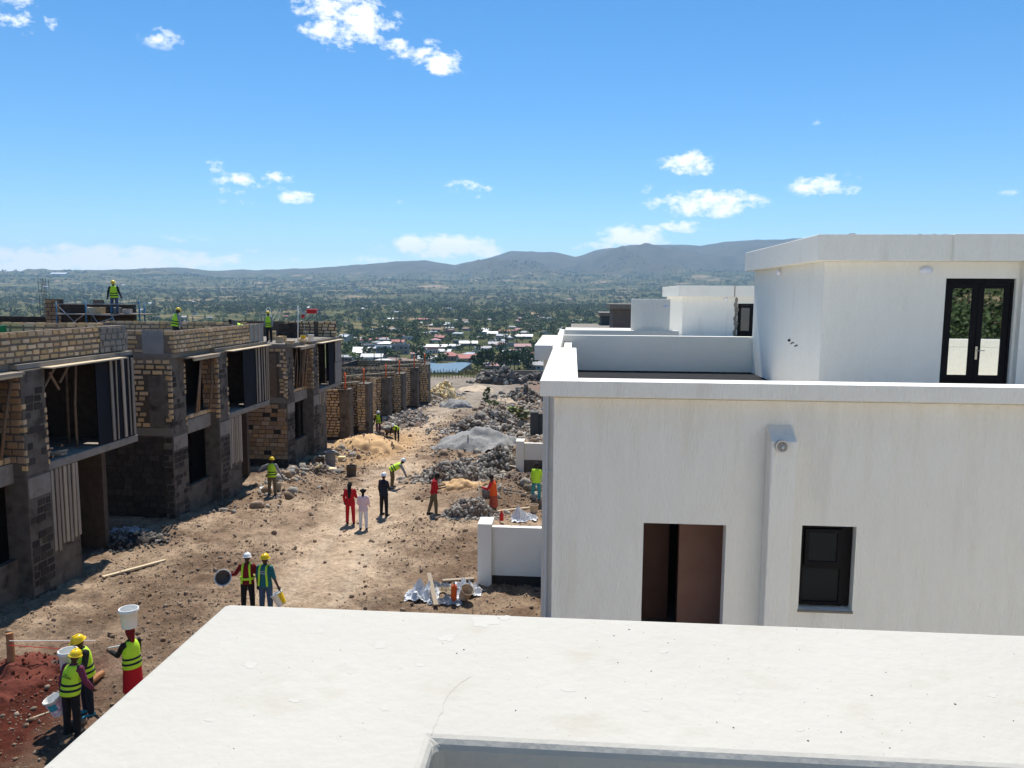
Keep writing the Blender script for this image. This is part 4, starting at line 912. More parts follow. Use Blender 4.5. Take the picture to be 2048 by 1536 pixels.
# ================================================================ UNFINISHED STONE HOUSES ON THE LEFT
UY = (0, 1, 0)
def poles(root, rnd, n, x, y0, y1, z0, z1, slant=.0, mname='pole', r=.035, name='timber_prop', dx=.25):
    for k in range(n):
        y = y0+(y1-y0)*(k+.5)/n+rnd.uniform(-.1, .1); xx = x+rnd.uniform(-dx, dx); q = rnd.uniform(-.15, .15)+slant
        m = MB(); m.tube([(xx, y, z0), (xx+rnd.uniform(-.04, .04), y+q*.5, (z0+z1)/2), (xx+rnd.uniform(-.1, .1), y+q, z1)], [r*1.1, r, r*.9], 6); m.build(name, MT[mname], root, smooth=True)
def stone_house(Yc, dz, label, kind):
    Y0 = Yc-8.6; X0, X1, XR = -15.4, -15.0, -23.0; gb = float(gbase(Y0))
    zt, zr, zs, zl, zb = -1.42+dz, -2.27+dz, -2.46+dz, -5.2+dz, -5.44+dz
    H = empty('unfinished_house', (-19, Y0+4, gb), label, 'house', 'two-storey stone houses under construction'); zg = gb-1.2; rnd = random.Random(int(Yc*10))
    p0, p1, w1 = (Y0, Y0+1.12), (Yc-5.5, Yc-4.55), Yc-5.5
    # --- cores: near side wall, far side wall, rear, facade pieces
    m = MB()
    m.box(XR, X0-.012, Y0+.02, Y0+.24, zb-.3, zs-.001); m.box(XR, X0-.5, Yc-.75, Yc-.52, zg, zs-.001); m.box(XR, XR+.22, Y0+.25, Yc-.76, zg, zs-.001)
    m.build('wall_core', MT['mortar'], H)
    m = MB(); m.box(XR, X0-.012, Y0+.025, Y0+.24, zg, zb-.301); m.box(-17.0, -16.8, p1[1]+.02, Yc-.76, zg, zb-.001); m.box(-18.2, -18.0, Y0+.26, Yc-.77, zb+.25, zs-.002); m.build('lower_wall', MT['mortardark'], H)
    m = MB(); m.box(XR-.1, X0+.1, Y0-.03, Yc-.3, zs, zr); m.box(X0+.1, X1-.06, p1[0]-.02, Yc+.0, zs+.02, zr-.03); m.build('roof_slab', MT['conc'] if kind == 'raw' else MT['cement'], H)
    m = MB(); m.box(XR, X0-.03, Y0+.25, Yc-.76, zb, zl); m.box(X0-.03, X1-.001, p1[1]-.02, Yc, zb, zl); m.build('floor_slab', MT['conc'], H, bevel=.02)
    m = MB(); m.box(-19, X0+.004, Y0-.006, Y0+.02, zb-.05, zl+.02); m.build('side_beam', MT['cement'], H)
    m = MB(); m.box(-19, X0+.02, Y0-.008, Y0+.02, zs-.22, zr); m.build('side_beam', MT['mortarlight'], H)
    # --- corner pillars
    for (a, b), x, nm in ((p0, X0, 'corner_pillar'), (p1, X1, 'front_pillar')):
        m = MB(); m.box(x-.42 if nm == 'corner_pillar' else X0-.3, x, a, b, zb+.02, zs); m.box(x-.42 if nm == 'corner_pillar' else X0-.3, x-.004, a+.004, b-.004, zg, zb+.02); o = m.build(nm, MT['concdark'], H, bevel=.03)
        m = MB(); m.box(x, x+.012, a+.03, b-.02, zb-.62, zb-.04 if nm != 'corner_pillar' else zb-.1); m.build('pale_patch', MT['conc'], o)
        # ragged stone ends showing along the edges
        t1 = MB(); zz = zb+.2
        while zz < zs-.25:
            for yy, s in ((a, 1), (b, -1)):
                if rnd.random() < .75: L = rnd.uniform(.04, .13); t1.box(x-.12, x+.018, min(yy, yy+s*L)-.006, max(yy, yy+s*L)+.006, zz, zz+.13)
            zz += .215
        q = t1.build('stone_end', MT['brick'], o); q['kind'] = 'stuff'
        st = MB(); bricks(H, (x+.001, a+.05, zg), UY, b-a-.1, zb-.7-zg, MT['shadedstone'], .23, .36, .03, seed=rnd.randrange(99), proud=.008, joined=st, missing=.25); q = st.build('dark_stone', MT['shadedstone'], o); q['kind'] = 'stuff'
        st = MB(); bricks(H, (x+.001, a+.12, zb+.3), UY, b-a-.24, zs-zb-.8, MT['shadedstone'], .21, .34, .03, seed=rnd.randrange(99), proud=.004, joined=st, missing=.35); q = st.build('dark_stone', MT['mortar'], o); q['kind'] = 'stuff'
    # --- window bay between the pillars: wall with two openings
    wb = w1-p0[1]; m = MB(); sill = zb+.42
    panel(m, (X0-.02, p0[1], zg), UY, wb, zs-zg, .2, [(0.02, wb, zb-2.33-zg, zb-.16-zg), (0.02, wb, sill-zg+.2, zs-zg)]); m.build('bay_wall', MT['concdark'], H)
    m = MB(); m.box(X0-.2, X0+.03, p0[1]+.002, w1-.002, zb-.155, sill-.01); m.build('floor_beam', MT['conc'], H, bevel=.015)
    bricks(H, (X0+.0, p0[1], sill), UY, wb, .2, MT['brick'], .2, .30, .06, seed=rnd.randrange(99), proud=.03)
    # stones on the pillar's return (faces the viewer)
    bricks(H, (X0-.28, p1[0], zb+.4), XU, .66, zs-zb-.5, MT['brickred'], .215, .36, .05, seed=rnd.randrange(99))
    # --- near side wall stones
    bricks(H, (-18.6, Y0, zl+.03), XU, 3.18, zs-.06-zl, MT['brick'], .208, .40, .09, seed=rnd.randrange(99), holes=[(2.3, 2.95, 0.0, 2.0)] if kind != 'bare' else [(2.2, 2.68, 0, 2.4)])
    m = MB()
    if kind != 'bare': coping(m, [(-16.3, Y0-.012), (-15.68, Y0-.012), (-15.68, Y0+.0), (-16.3, Y0+.0)], zl+.02, zl+2.05); m.build('plaster_patch', MT['concdark'], H)
    else: coping(m, [(-16.4, Y0-.012), (-15.95, Y0-.012), (-15.95, Y0), (-16.4, Y0)], zl+.02, zl+2.4); m.build('plaster_patch', MT['soil'], H)
    st = MB(); bricks(H, (-19.4, Y0+.005, zg), XU, 3.95, zb-.1-zg, MT['shadedstone'], .23, .4, .035, seed=rnd.randrange(99), joined=st, missing=.12); q = st.build('dark_stones', MT['brickred'] if kind == 'bare' else MT['shadedstone'], H); q['kind'] = 'stuff'
    # --- parapet
    if kind != 'bare':
        PT = zt; px = X0+.2
        m = MB(); m.box(px-.2, px-.014, Y0+.24, Yc-.1, zr, PT); m.box(XR, px-.014, Y0+.02, Y0+.238, zr, PT); m.box(XR, px-.2, Yc-.5, Yc-.28, zr, PT); m.box(XR, XR+.2, Y0+.24, Yc-.5, zr, PT); m.build('parapet', MT['mortarlight'], H)
        fe = 1.5 if kind == 'raw' else 1.65
        bricks(H, (px, Y0, zr), UY, Yc-.1-Y0-fe, PT-zr, MT['brick'], .17, .36 if kind == 'raw' else .33, .085 if kind == 'raw' else .07, seed=rnd.randrange(99), proud=.022)
        bricks(H, (-18.6, Y0, zr), XU, 3.4, PT-zr, MT['brick'], .185, .42, .08, seed=rnd.randrange(99), proud=.02, holes=[] if kind == 'raw' else [(2.15, 3.0, .03, .73)])
        bricks(H, (XR, Yc-.5, zr), XU, 7.2, PT-zr+.1, MT['brick'], .2, .40, .08, seed=rnd.randrange(99), single=kind == 'raw')
        m = MB(); m.box(px-.19, px+.005, Yc-.1-fe, Yc-.08, zr+.02, PT-.01); m.build('cement_coat' if kind == 'raw' else 'shuttering_sheet', MT['conc'] if kind == 'raw' else MT['plygrey'], H)
        if kind == 'raw': bricks(H, (px+.012, Yc-.1-fe, zr), UY, fe, PT-zr-.03, MT['conc'], .2, .32, .06, seed=4, proud=.04)
        else:
            for k in range(4): m = MB(); m.bar((px+.03, Yc-1.7+.5*k, zr-.25), (px+.03, Yc-1.7+.5*k, PT+.03), .05, .04); m.build('timber_batten', MT['timber'], H)
            m = MB(); m.box(-16.45, -15.6, Y0-.035, Y0-.012, zr-.02, PT+.04); m.build('cement_panel', MT['plygrey'], H)
    # --- balcony opening: shuttering panels and battens at the far end
    ya = p1[1]+.02; yb = Yc; fs = {'raw': 2.15, 'done': 2.9, 'bare': 2.5}[kind]
    m = MB(); m.box(X1-.06, X1-.02, yb-fs, yb-.02, zl+.01, zs+.03); m.box(X0-.6, X1-.061, yb-.06, yb-.02, zl+.01, zs-.03); m.build('shuttering_panel', MT['ply'], H)
    if kind == 'bare':
        for a, b, c, d in ((1.35, .02, .0, 1.3), (1.2, .62, 1.32, 2.8), (.6, .02, 1.32, 2.75)): m = MB(); m.box(X1-.018, X1+.005, yb-a, yb-b, zl+.02+c, zl+d); m.build('grey_sheet', MT['plygrey'], H)
    bt = {'raw': [(1.38, .12), (1.15, .04), (.72, .13), (.42, .04), (.2, .12)], 'done': [(1.5, .07), (1.2, .16), (.85, .06), (.55, .09), (.33, .08), (.1, .07)], 'bare': [(1.25, .05), (.72, .05), (.1, .05)]}[kind]
    for off, wd in bt: m = MB(); m.bar((X1+.02, yb-off, zl+.05), (X1+.02, yb-off+rnd.uniform(-.04, .04), zs+.02+rnd.uniform(-.1, .05)), wd, .035, (1, 0, 0)); m.build('timber_batten', MT['timber'], H)
    # white edge board under the slab and slanting props
    m = MB(); m.box(X1-.1, X1+.3, ya-.1, yb-.9 if kind == 'raw' else yb-.25, zs-.02, zs+.02); m.build('edge_board', MT['plank'], H)
    # a window hood of boards over the bay
    if kind != 'raw' or True:
        for k in range(4): m = MB(); m.box(X0+.05+.15*k, X0+.17+.15*k, p0[1]-.35, w1-.1, zs-.05-.03*(k % 2), zs-.01); m.build('hood_board', MT['timber'], H)
        m = MB(); m.bar((X0+.55, p0[1]-.3, zs-.12), (X0+.55, w1-.15, zs-.10), .09, .08); m.build('hood_beam', MT['plank'], H)
    poles(H, rnd, 3 if kind != 'bare' else 11, X0+.05, p0[1]+.2, w1-.3, sill+.2, zs-.05, .5, 'pole', .04 if kind != 'bare' else .03)
    poles(H, rnd, 5 if kind != 'bare' else 6, X1-.9, ya+.2, yb-fs+.6, zl, zs, .0, 'pole', .04, dx=.5)
    if kind == 'raw':
        for a, b in (((X1-.3, ya+.35, zs-.62), (X1-.3, ya+.9, zs-.05)), ((X1-.3, ya+1.05, zs-.55), (X1-.3, ya+1.55, zs-.03)), ((X1-.3, ya+1.0, zs-.75), (X1-.3, ya+.62, zs-.2))): m = MB(); m.tube([a, b], .04, 6); m.build('timber_brace', MT['pole'], H)
        for k in range(9): y = ya+.05+rnd.random()*1.1; m = MB(); m.tube([(X1-.5+rnd.uniform(-.2, .2), y, zl+.06+.09*(k % 4)), (X1-.1, y+rnd.uniform(-.3, .5), zl+.08+.09*(k % 4))], rnd.uniform(.03, .055), 6); m.build('stacked_pole', MT['timber' if k % 3 else 'pole'], H)
    # planks standing against the column below the balcony
    n_, y1_ = (7, 1.3) if kind != 'bare' else (6, 1.6)
    top = zb-.02; bot = {'raw': zb-2.35, 'done': zb-2.1, 'bare': zb-.75}[kind]
    m = MB(); m.box(X0-.5, X1-.08, ya, ya+y1_, zg, bot+.25); m.box(X0-.5, X1-.12, ya+.01, ya+y1_-.01, bot+.25, zb-.001); m.build('column_base', MT['concdark'], H, bevel=.04)
    for k in range(n_):
        y = ya+.04+y1_*k/n_; L = rnd.uniform(-.15, .12); m = MB(); m.bar((X1-.05, y+.06, bot+L), (X1-.05+rnd.uniform(0, .02), y+.06+rnd.uniform(-.02, .02), top), rnd.uniform(.09, .14), .035, (1, 0, 0)); m.build('timber_plank', MT['timber'], H)
    m = MB(); m.box(-16.6, -16.35, Yc-3.3, Yc-3.05, zg, zb-.002); m.build('rear_column', MT['concdark'], H)
    return H
h1 = stone_house(25.2, .35, 'nearest unfinished stone house, at the left edge, with black shuttering under its parapet', 'raw')
h2 = stone_house(36.85, 0, 'middle unfinished stone house with the worker standing behind its parapet', 'done')
h3 = stone_house(48.8, -.38, 'third unfinished stone house, without parapet, loose blocks lying on its roof', 'bare')
# fresh block work and materials on the third house's roof
Y3, z3 = 48.8-8.6, -2.27-.38
m = MB(); m.box(-22.5, -15.1, 48.0, 48.2, z3, z3+.95); m.build('end_wall', MT['mortar'], h3)
bricks(h3, (-18.4, 48.0, z3), XU, 1.9, 1.0, MT['brick'], .2, .42, .08, seed=8); bricks(h3, (-16.2, 48.0, z3), XU, 1.2, 1.0, MT['brick'], .2, .42, .08, seed=9)
for k, (px, py, nl) in enumerate([(545, 672, 3), (560, 678, 2), (575, 683, 1), (555, 660, 1), (612, 680, 1), (640, 681, 1), (585, 681, 1), (565, 676, 2), (650, 676, 1)]):
    p = atZ(px, py+8, z3)
    for l in range(nl):
        m = MB(); m.box(-.21, .21, -.1, .1, 0, .17); m.v[0] = m.v[0]+np.random.default_rng(k*7+l).normal(0, .01, (8, 3)); o = m.build('stone_block', MT['brick'], None, loc=(0, 0, 0)); o.location = (min(p[0], -15.25), max(Y3+.2, min(p[1], 47.5)), z3+.002+.175*l); o.rotation_euler = (0, 0, random.Random(k+l*3).uniform(-.4, .4))
        tag(o, ['loose tan block, bottom of the stack at the near roof edge', 'tan block at the near corner of the third roof', 'single tan block right of the near corner stack', 'tan block lying behind the near corner stack', 'tan block beside the yellow bucket', 'tan block at the far roof edge', 'tan block left of the hoist pole', 'tan block in the second corner stack', 'rightmost tan block on the third roof'][k]+['', ', second layer', ', top layer'][l], 'stone block', 'loose blocks on the third house roof')
# dark block work stacks at the joint of the second and third house
for (px0, px1, py0, py1, lab) in ((556, 578, 646, 676, 'left dark block stack'), (578, 596, 645, 672, 'right dark block stack')):
    a, b = atY(px0, py0, 46.2), atY(px1, py1, 46.2); o = empty('block_stack', ((a[0]+b[0])/2, 46.3, z3), f'{lab} on the third house roof', 'block stack', None); mm = MB(); mm.box(a[0]+.02, b[0]-.02, 46.23, 46.6, z3+.002, a[2]-.02); mm.build('core', MT['mortardark'], o)
    bricks(o, (a[0], 46.2, z3), XU, b[0]-a[0], a[2]-z3, MT['shadedstone'], .2, .4, .03, seed=px0)
# ---- the second row behind: dark walls under construction, seen over the parapets
Z2 = -2.3
RW = empty('unfinished_house', (-29, 41, -9.5), 'dark unfinished house behind the first row, scaffold standing against its new walls', 'house', None)
q0, q1 = atY(92, 598, 39.6), atY(268, 612, 39.6)
m = MB(); m.box(-44, -23.45, 39.8, 48, -11, Z2); m.build('lower_storey', MT['mortardark'], RW)
m = MB(); m.box(q0[0], q1[0], 39.62, 39.8, Z2, q0[2]-.28); m.box(-44, q0[0]-.01, 39.62, 39.8, Z2, atY(30, 634, 39.6)[2]); m.build('new_wall', MT['mortardark'], RW)
bricks(RW, (q0[0], 39.62, Z2), XU, q1[0]-q0[0], q0[2]-.3-Z2, MT['shadedstone'], .22, .42, .04, seed=3); bricks(RW, (q0[0]-3.2, 39.62, Z2), XU, 3.15, 1.05, MT['shadedstone'], .22, .42, .04, seed=5)
m = MB(); m.box(q0[0]-.01, q0[0]+.85, 39.5, 39.79, Z2, q0[2]); m.build('wall_end', MT['mortar'], RW); bricks(RW, (q0[0]-.01, 39.5, Z2), XU, .86, q0[2]-Z2, MT['brickred'], .22, .4, .05, seed=6)
# rebar bundle
rbz = atY(84, 555, 39.6)[2]; rbx = atY(78, 600, 39.6)[0]; RBs = empty('rebar_bundle', (rbx, 39.9, Z2), 'bundle of upright steel bars rising from the dark wall at the left', 'rebar', None)
for k in range(6): m = MB(); x = rbx-.12+.13*(k % 3)+.02*k; m.tube([(x, 39.85+.2*(k//3), Z2), (x+.02*k-.05, 39.85+.2*(k//3), rbz-.05*(k % 3))], .012, 5); m.build('bar', MT['rebar'], RBs)
for k in range(7): m = MB(); z = Z2+.5+.38*k; m.tube([(rbx-.16, 39.83, z), (rbx+.2, 39.83, z), (rbx+.2, 40.07, z), (rbx-.16, 40.07, z), (rbx-.16, 39.83, z)], .008, 4); m.build('tie', MT['rebar'], RBs)
# scaffold
SY = 38.75; SC = empty('scaffold', (-24.5, SY, Z2), 'blue tubular scaffold with plank deck under the standing worker', 'scaffold', None)
def sx(px): return float(atY(px, 625, SY)[0])
def sz(py, px=220): return float(atY(px, py, SY)[2])
for px, yt, dy, nm in ((113, 604, 0, 0), (172, 602, 0, 0), (223, 612, 0, 0), (279, 600, 0, 0), (162, 612, .9, 0), (270, 605, .9, 0)):
    m = MB(); m.tube([(sx(px), SY+dy, Z2), (sx(px), SY+dy, sz(yt))], .04, 8); m.build('standard', MT['blue'], SC, smooth=True)
for (xa, ya_, xb, yb_, mn) in ((112, 608, 280, 608, 'steel'), (112, 626, 225, 631, 'steel'), (225, 631, 285, 624, 'steel'), (172, 612, 199, 650, 'steel'), (140, 650, 180, 620, 'steel'), (118, 614, 150, 645, 'steel'), (182, 650, 225, 636, 'steel'), (225, 632, 232, 652, 'steel'), (268, 605, 282, 605, 'blue'), (268, 616, 282, 616, 'blue')):
    m = MB(); a, b = atY(xa, ya_, SY-.05), atY(xb, yb_, SY-.05); m.tube([a, b], .02, 6); m.build('brace', MT[mn], SC)
DZ = sz(627)-.03
for k in range(4): m = MB(); m.box(sx(112), sx(226), SY-.05+.24*k, SY+.16+.24*k, DZ-.05, DZ); m.build('deck_plank', MT['timber'], SC); m = MB(); m.box(sx(227), sx(288+4*(k % 2)), SY-.05+.24*k, SY+.16+.24*k, DZ-.03, DZ+.02); m.build('deck_plank', MT['timber'], SC)
def block(px0, px1, py0, py1, Y, mname, label, rz=0, dep=.22, z=None, name='stone_block', group=None):
    a, b = atY(px0, py0, Y), atY(px1, py1, Y); w, h_ = b[0]-a[0], a[2]-b[2]; mm = MB(); mm.box(-w/2, w/2, -dep/2, dep/2, 0, h_); mm.v[0] = mm.v[0]+np.random.default_rng(int(px0)).normal(0, .012, (8, 3)); o = mm.build(name, MT[mname], None, loc=(0, 0, 0), bevel=.012)
    o.location = ((a[0]+b[0])/2, Y, z if z is not None else b[2]); o.rotation_euler = (0, 0, rz); return tag(o, label, 'stone block', group)
block(175, 193, 613, 626, SY+.3, 'plank', 'pale square block on the scaffold deck, left one', .3, .3, DZ+.003); block(194, 208, 613, 626, SY+.35, 'brick', 'tan block on the scaffold deck, beside the pale one', -.2, .3, DZ+.003)
block(228, 241, 614, 626, SY+.3, 'rockgrey', 'grey block at the feet of the scaffold worker', .1, .3, DZ+.023); block(247, 262, 617, 626, SY+.4, 'rockgrey', 'dark grey block on the right end of the scaffold deck', .2, .3, DZ+.023)
block(187, 206, 594, 603, 39.7, 'rockdark', 'dark block lying on top of the dark new wall', 0, .2, q0[2]-.27)
# roof rail, hoist and buckets on the third house
HO = empty('hoist', (-16.2, 42, z3), 'small electric hoist with red motor on a white pole frame', 'hoist', None)
def P3(px, py, Y=42.0): return atY(px, py, Y)
for px, py0, py1 in ((596, 612, 684), (533, 618, 650), (541, 625, 650)): m = MB(); a, b = P3(px, py0), P3(px, py1); m.tube([a, b], .03, 7); m.build('pole', MT['plasticwhite'], HO, smooth=True)
m = MB(); m.tube([P3(533, 620), P3(534, 616), P3(538, 615), P3(541, 620), P3(543, 640)], .025, 6); m.build('bent_rail', MT['plasticwhite'], HO)
m = MB(); m.tube([P3(545, 640), P3(556, 618), P3(562, 617), P3(556, 640)], .025, 6); m.build('bent_rail', MT['plasticwhite'], HO)
m = MB(); m.tube([P3(538, 619), P3(597, 617)], .02, 6); m.build('rail', MT['steel'], HO)
m = MB(); m.tube([P3(596, 614), P3(602, 622), P3(606, 628)], .03, 6); m.bar(P3(603, 627), P3(635, 624), .10, .12); m.build('arm', MT['steel'], HO)
m = MB(); a, b = P3(614, 618), P3(634, 627); m.box(a[0], b[0], 41.85, 42.2, b[2], a[2]); m.build('motor', MT['red'], HO, bevel=.04)
m = MB(); m.tube([P3(604, 631), P3(608, 634)], .10, 10); m.build('pulley', MT['red'], HO)
m = MB(); m.tube([P3(607, 634), P3(609, 655), P3(612, 676)], .008, 5); m.build('rope', MT['plasticwhite'], HO)
def bucket(x, y, z, r0, r1, h_, m1, label, name='bucket', tilt=None, rim=None, handle=True, cat='bucket', group=None, inner=None):
    o = empty(name, (x, y, z), label, cat, group); b_ = MB(); b_.lathe([(.001, .004), (r0*.93, .004), (r0, .0), (r0, .012), (r1, h_), (r1*1.06, h_), (r1*1.06, h_-.03), (r1*1.0, h_-.035)], 22); b_.lathe([(r1*.95, h_-.002), (r0*.93, .02), (.001, .02)], 22)
    b_.build('body', m1, o, smooth=True, loc=(0, 0, 0)).parent = o
    if handle:
        hh = MB(); hh.tube([(r1*1.07*math.cos(a), .0+.3*r1*math.sin(a)*0, h_-.02+r1*.95*math.sin(a)) for a in np.linspace(0, math.pi, 11)], .006, 5); hh.build('handle', MT['rebar'], o, loc=(0, 0, 0)).parent = o
    if rim: rr = MB(); rr.lathe([(r1*1.07, h_-.06), (r1*1.10, h_-.05), (r1*1.10, h_-.03), (r1*1.07, h_-.02)], 22); rr.build('rim', rim, o, smooth=True, loc=(0, 0, 0)).parent = o
    if tilt: o.rotation_euler = tilt
    return o
p = atZ(604, 690, z3); bucket(P3(607, 684, 42.6)[0], 42.6, z3+.003, .12, .16, .34, MT['yellow'], 'yellow bucket on the roof of the third house', handle=True)
p = P3(622, 684, 43); bucket(p[0], 43, z3+.003, .14, .18, .38, MT['plasticwhite'], 'whitish bucket on the third house roof right of the yellow one')
# ---- ground-floor walls of the next three houses
def ground_floor(Y0, label, ztop, single):
    gb = float(gbase(Y0)); e_ = empty('unfinished_house', (-19, Y0+4, gb), label, 'house', 'roofless stone houses at ground-floor height'); zg = gb-.7; z0 = gb+.25; X0, X1 = -15.4, -14.9
    m = MB(); m.box(-24, X0-.02, Y0+.02, Y0+.22, zg, ztop-.02); m.box(-24, X0-.8, Y0+8.2, Y0+8.4, zg, ztop-.02); m.box(-24, -23.8, Y0+.25, Y0+8.2, zg, ztop-.02); m.box(-19.4, -19.2, Y0+.25, Y0+8.1, zg, ztop-.35); m.box(-19.1, X0-.3, Y0+4.6, Y0+4.8, zg, ztop-.1); m.build('wall_core', MT['mortar'], e_)
    st = MB()
    bricks(e_, (-20.5, Y0, z0), XU, 4.35, ztop-z0, MT['brick'], .205, .42, .08, seed=int(Y0), single=single)
    bricks(e_, (-24, Y0, z0), XU, 3.45, ztop-z0, MT['brick'], .205, .42, .08, seed=int(Y0)+1, single=False)
    bricks(e_, (-24, Y0+8.2, z0), XU, 8.3, ztop-z0, MT['brick'], .205, .42, .08, seed=int(Y0)+2, single=False)
    bricks(e_, (-19.1, Y0+4.6, z0), XU, 3.4, ztop-.1-z0, MT['brick'], .205, .42, .08, seed=int(Y0)+3, single=False)
    m = MB(); m.box(-16.1, X0-.28, Y0-.015, Y0+.0, zg, ztop-.05); m.build('plaster_patch', MT['concdark'], e_)
    m = MB(); m.box(X0-.27, X0, Y0-.02, Y0+.85, zg, ztop); m.build('corner_pillar', MT['concdark'], e_, bevel=.02)
    m = MB(); m.box(X1-.78, X1, Y0+3.0, Y0+4.3, zg, ztop+.05); m.build('front_pillar', MT['concdark'], e_, bevel=.02)
    bricks(e_, (X1-.8, Y0+2.98, z0), XU, .55 if single else .8, ztop-z0, MT['brick'], .205, .40, .08, seed=int(Y0)+4, proud=.03)
    m = MB(); m.box(X0-.9, X0-.05, Y0-.05, Y0+.4, zg, gb+.24); m.box(-24, X0-.91, Y0-.03, Y0+.02, zg, gb+.24); m.build('footing', MT['mortardark'], e_)
    for k, (xx, yy) in enumerate(((X0-.35, Y0+.15), (X1-.4, Y0+3.3))):
        t_ = MB(); t_.tube([(xx, yy, ztop-.2), (xx, yy, ztop+1.15)], .055, 10); t_.build('orange_pipe', MT['orange'], e_, smooth=True)
    for k in range(3):
        xx = (-17.6, -20.3, -22)[k]; yy = Y0+(.12, 4.7, 8.3)[k]
        r_ = MB()
        for a in range(4): r_.tube([(xx+.1*(a % 2), yy+.1*(a//2), ztop-.1), (xx+.1*(a % 2), yy+.1*(a//2), ztop+1.1+.1*a)], .012, 4)
        q = r_.build('rebar', MT['rebar'], e_); q['kind'] = 'stuff'
    m = MB(); m.bar((-19.6, Y0+1.4, ztop-.05), (-16, Y0+4.6, ztop+.02), .12, .06); m.build('loose_plank', MT['plank'], e_)
    return e_
ground_floor(51.9, 'nearest roofless stone house, one storey of tan blocks with two orange pipes', float(atY(660, 778, 51.9)[2]), True)
ground_floor(63.6, 'middle roofless stone house of the far row', float(atY(745, 755, 63.6)[2]), True)
ground_floor(75.3, 'farthest roofless stone house, next to the yellow stone heap', float(atY(815, 735, 75.3)[2]), False)

# ================================================================ HEAPS, RUBBLE, LOOSE THINGS
def ground_at(px, py):
    x, y = gpix(px, py); return x, y, gz(x, y)
def pile(name, label, cat, pxl, pxr, pyt, pyb, base, rock=None, nbig=0, big=.2, nsm=0, small=.08, k=.75, rock2=None, hmax=9, seed=1, group=None, spiky=.25):
    r = np.random.default_rng(seed); xm, yb = gpix((pxl+pxr)/2, pyb); dep = math.hypot(yb, 9)
    rx = (pxr-pxl)/2*dep/1540; ry = rx*k; yc = yb+ry*.85; xc = float(atY((pxl+pxr)/2, pyt, yc)[0]); zc = gz(xc, yc)
    h_ = .72*min(hmax, max(.18, float(atY((pxl+pxr)/2, pyt, yc)[2])-zc)); n = 44; rx *= 1.18; ry *= 1.35
    a = np.linspace(-1, 1, n); AX, AY = np.meshgrid(a, a, indexing='ij'); wx, wy = xc+AX*rx, yc+AY*ry
    rad = np.sqrt(AX**2+AY**2)*(1+.9*fbm(AX*2.2+seed, AY*2.2, 3, seed))
    hh = h_*1.15*np.clip(1-rad**1.5, 0, 1)*(1+1.1*fbm(AX*2.6+seed*3, AY*2.6, 4, seed+5))
    hh = hh+spiky*.25*h_*fbm(AX*9, AY*9, 3, seed+9)*np.clip(1.1-rad, 0, 1)
    gg = g(wx, wy); zz = gg+hh-np.clip((rad-.75)/.35, 0, 1)*.22-.01
    root = empty(name, (xc, yc, zc), label, cat, group)
    o = attr_mesh('mound', np.column_stack(((wx-xc).ravel(), (wy-yc).ravel(), (zz-zc).ravel())), grid_faces(n, n), None, base); o.parent = root
    def top(x, y):
        i = np.clip((x-xc)/rx*.5+.5, 0, 1)*(n-1); j = np.clip((y-yc)/ry*.5+.5, 0, 1)*(n-1); return zz[int(round(i)), int(round(j))]
    for q in range(nbig):
        a_ = r.uniform(0, 6.283); rr_ = math.sqrt(r.uniform(0, 1))*.92; x, y = xc+rx*rr_*math.cos(a_), yc+ry*rr_*math.sin(a_); s = big*r.uniform(.6, 1.5)
        ob = bpy.data.objects.new('stone', rock_mesh(rock2 if (rock2 and r.random() < .35) else rock, int(r.integers(0, 9)))); COL.objects.link(ob); ob.parent = root
        ob.location = (x-xc, y-yc, top(x, y)-zc+s*.25); ob.rotation_euler = tuple(r.uniform(0, 6.283, 3)); ob.scale = (s, s*r.uniform(.7, 1), s*r.uniform(.6, .9))
    if nsm:
        mb = MB()
        for q in range(nsm):
            a_ = r.uniform(0, 6.283); rr_ = math.sqrt(r.uniform(0, 1))*(1.12 if q % 4 else 1.5); x, y = xc+rx*rr_*math.cos(a_), yc+ry*rr_*math.sin(a_); s = small*r.uniform(.5, 1.6)
            z = max(top(x, y), gz(x, y)) if rr_ < 1 else gz(x, y)
            mb.add(rock_verts(r)@rotm(r).T*s+np.array((x-xc, y-yc, z-zc+s*.2)), ROCKF)
        ob = mb.build('small_stones', MT[rock], root, loc=(0, 0, 0)); ob['kind'] = 'stuff'
    return root, top, (xc, yc, zc, rx, ry)
pile('stone_heap', 'heap of broken pale yellow building stone at the end of the stone house row', 'stone heap', 858, 912, 760, 800, MT['sandpale'], 'rockyellow', 130, .34, 300, .16, 1.1, None, 3, 1)
pile('boulder_heap', 'long heap of dark boulders along the far end wall', 'boulder heap', 962, 1050, 740, 768, MT['soil'], 'rockdark', 130, .55, 150, .25, .45, 'rockgrey', 3, 2)
pile('boulder_heap', 'smaller heap of dark boulders by the far wall, right of the long heap', 'boulder heap', 1050, 1100, 748, 762, MT['soil'], 'rockdark', 40, .5, 80, .2, .4, 'rockgrey', 2, 3)
pile('sand_mound', 'pale sand mound beside the dark boulders at the far end', 'sand mound', 915, 990, 758, 782, MT['sandpale'], None, 0, .2, 0, .1, .9, None, .7, 4, None, .1)
pile('rubble_heap', 'dark grey rubble heap in front of the brown field, upper right', 'rubble heap', 1012, 1090, 772, 805, MT['soil'], 'rockgrey', 120, .26, 260, .13, .8, 'rockdark', 3, 5)
pile('gravel_heap', 'small dark gravel heap beside the track', 'gravel heap', 884, 945, 794, 815, MT['gravel'], None, 0, .1, 0, .05, .8, None, 3, 6, None, .12)
pile('sand_mound', 'small orange sand mound behind the rubble, right of the sapling', 'sand mound', 978, 1040, 790, 812, MT['sandpale'], 'rockbrown', 0, .1, 60, .06, .7, None, 3, 7, None, .2)
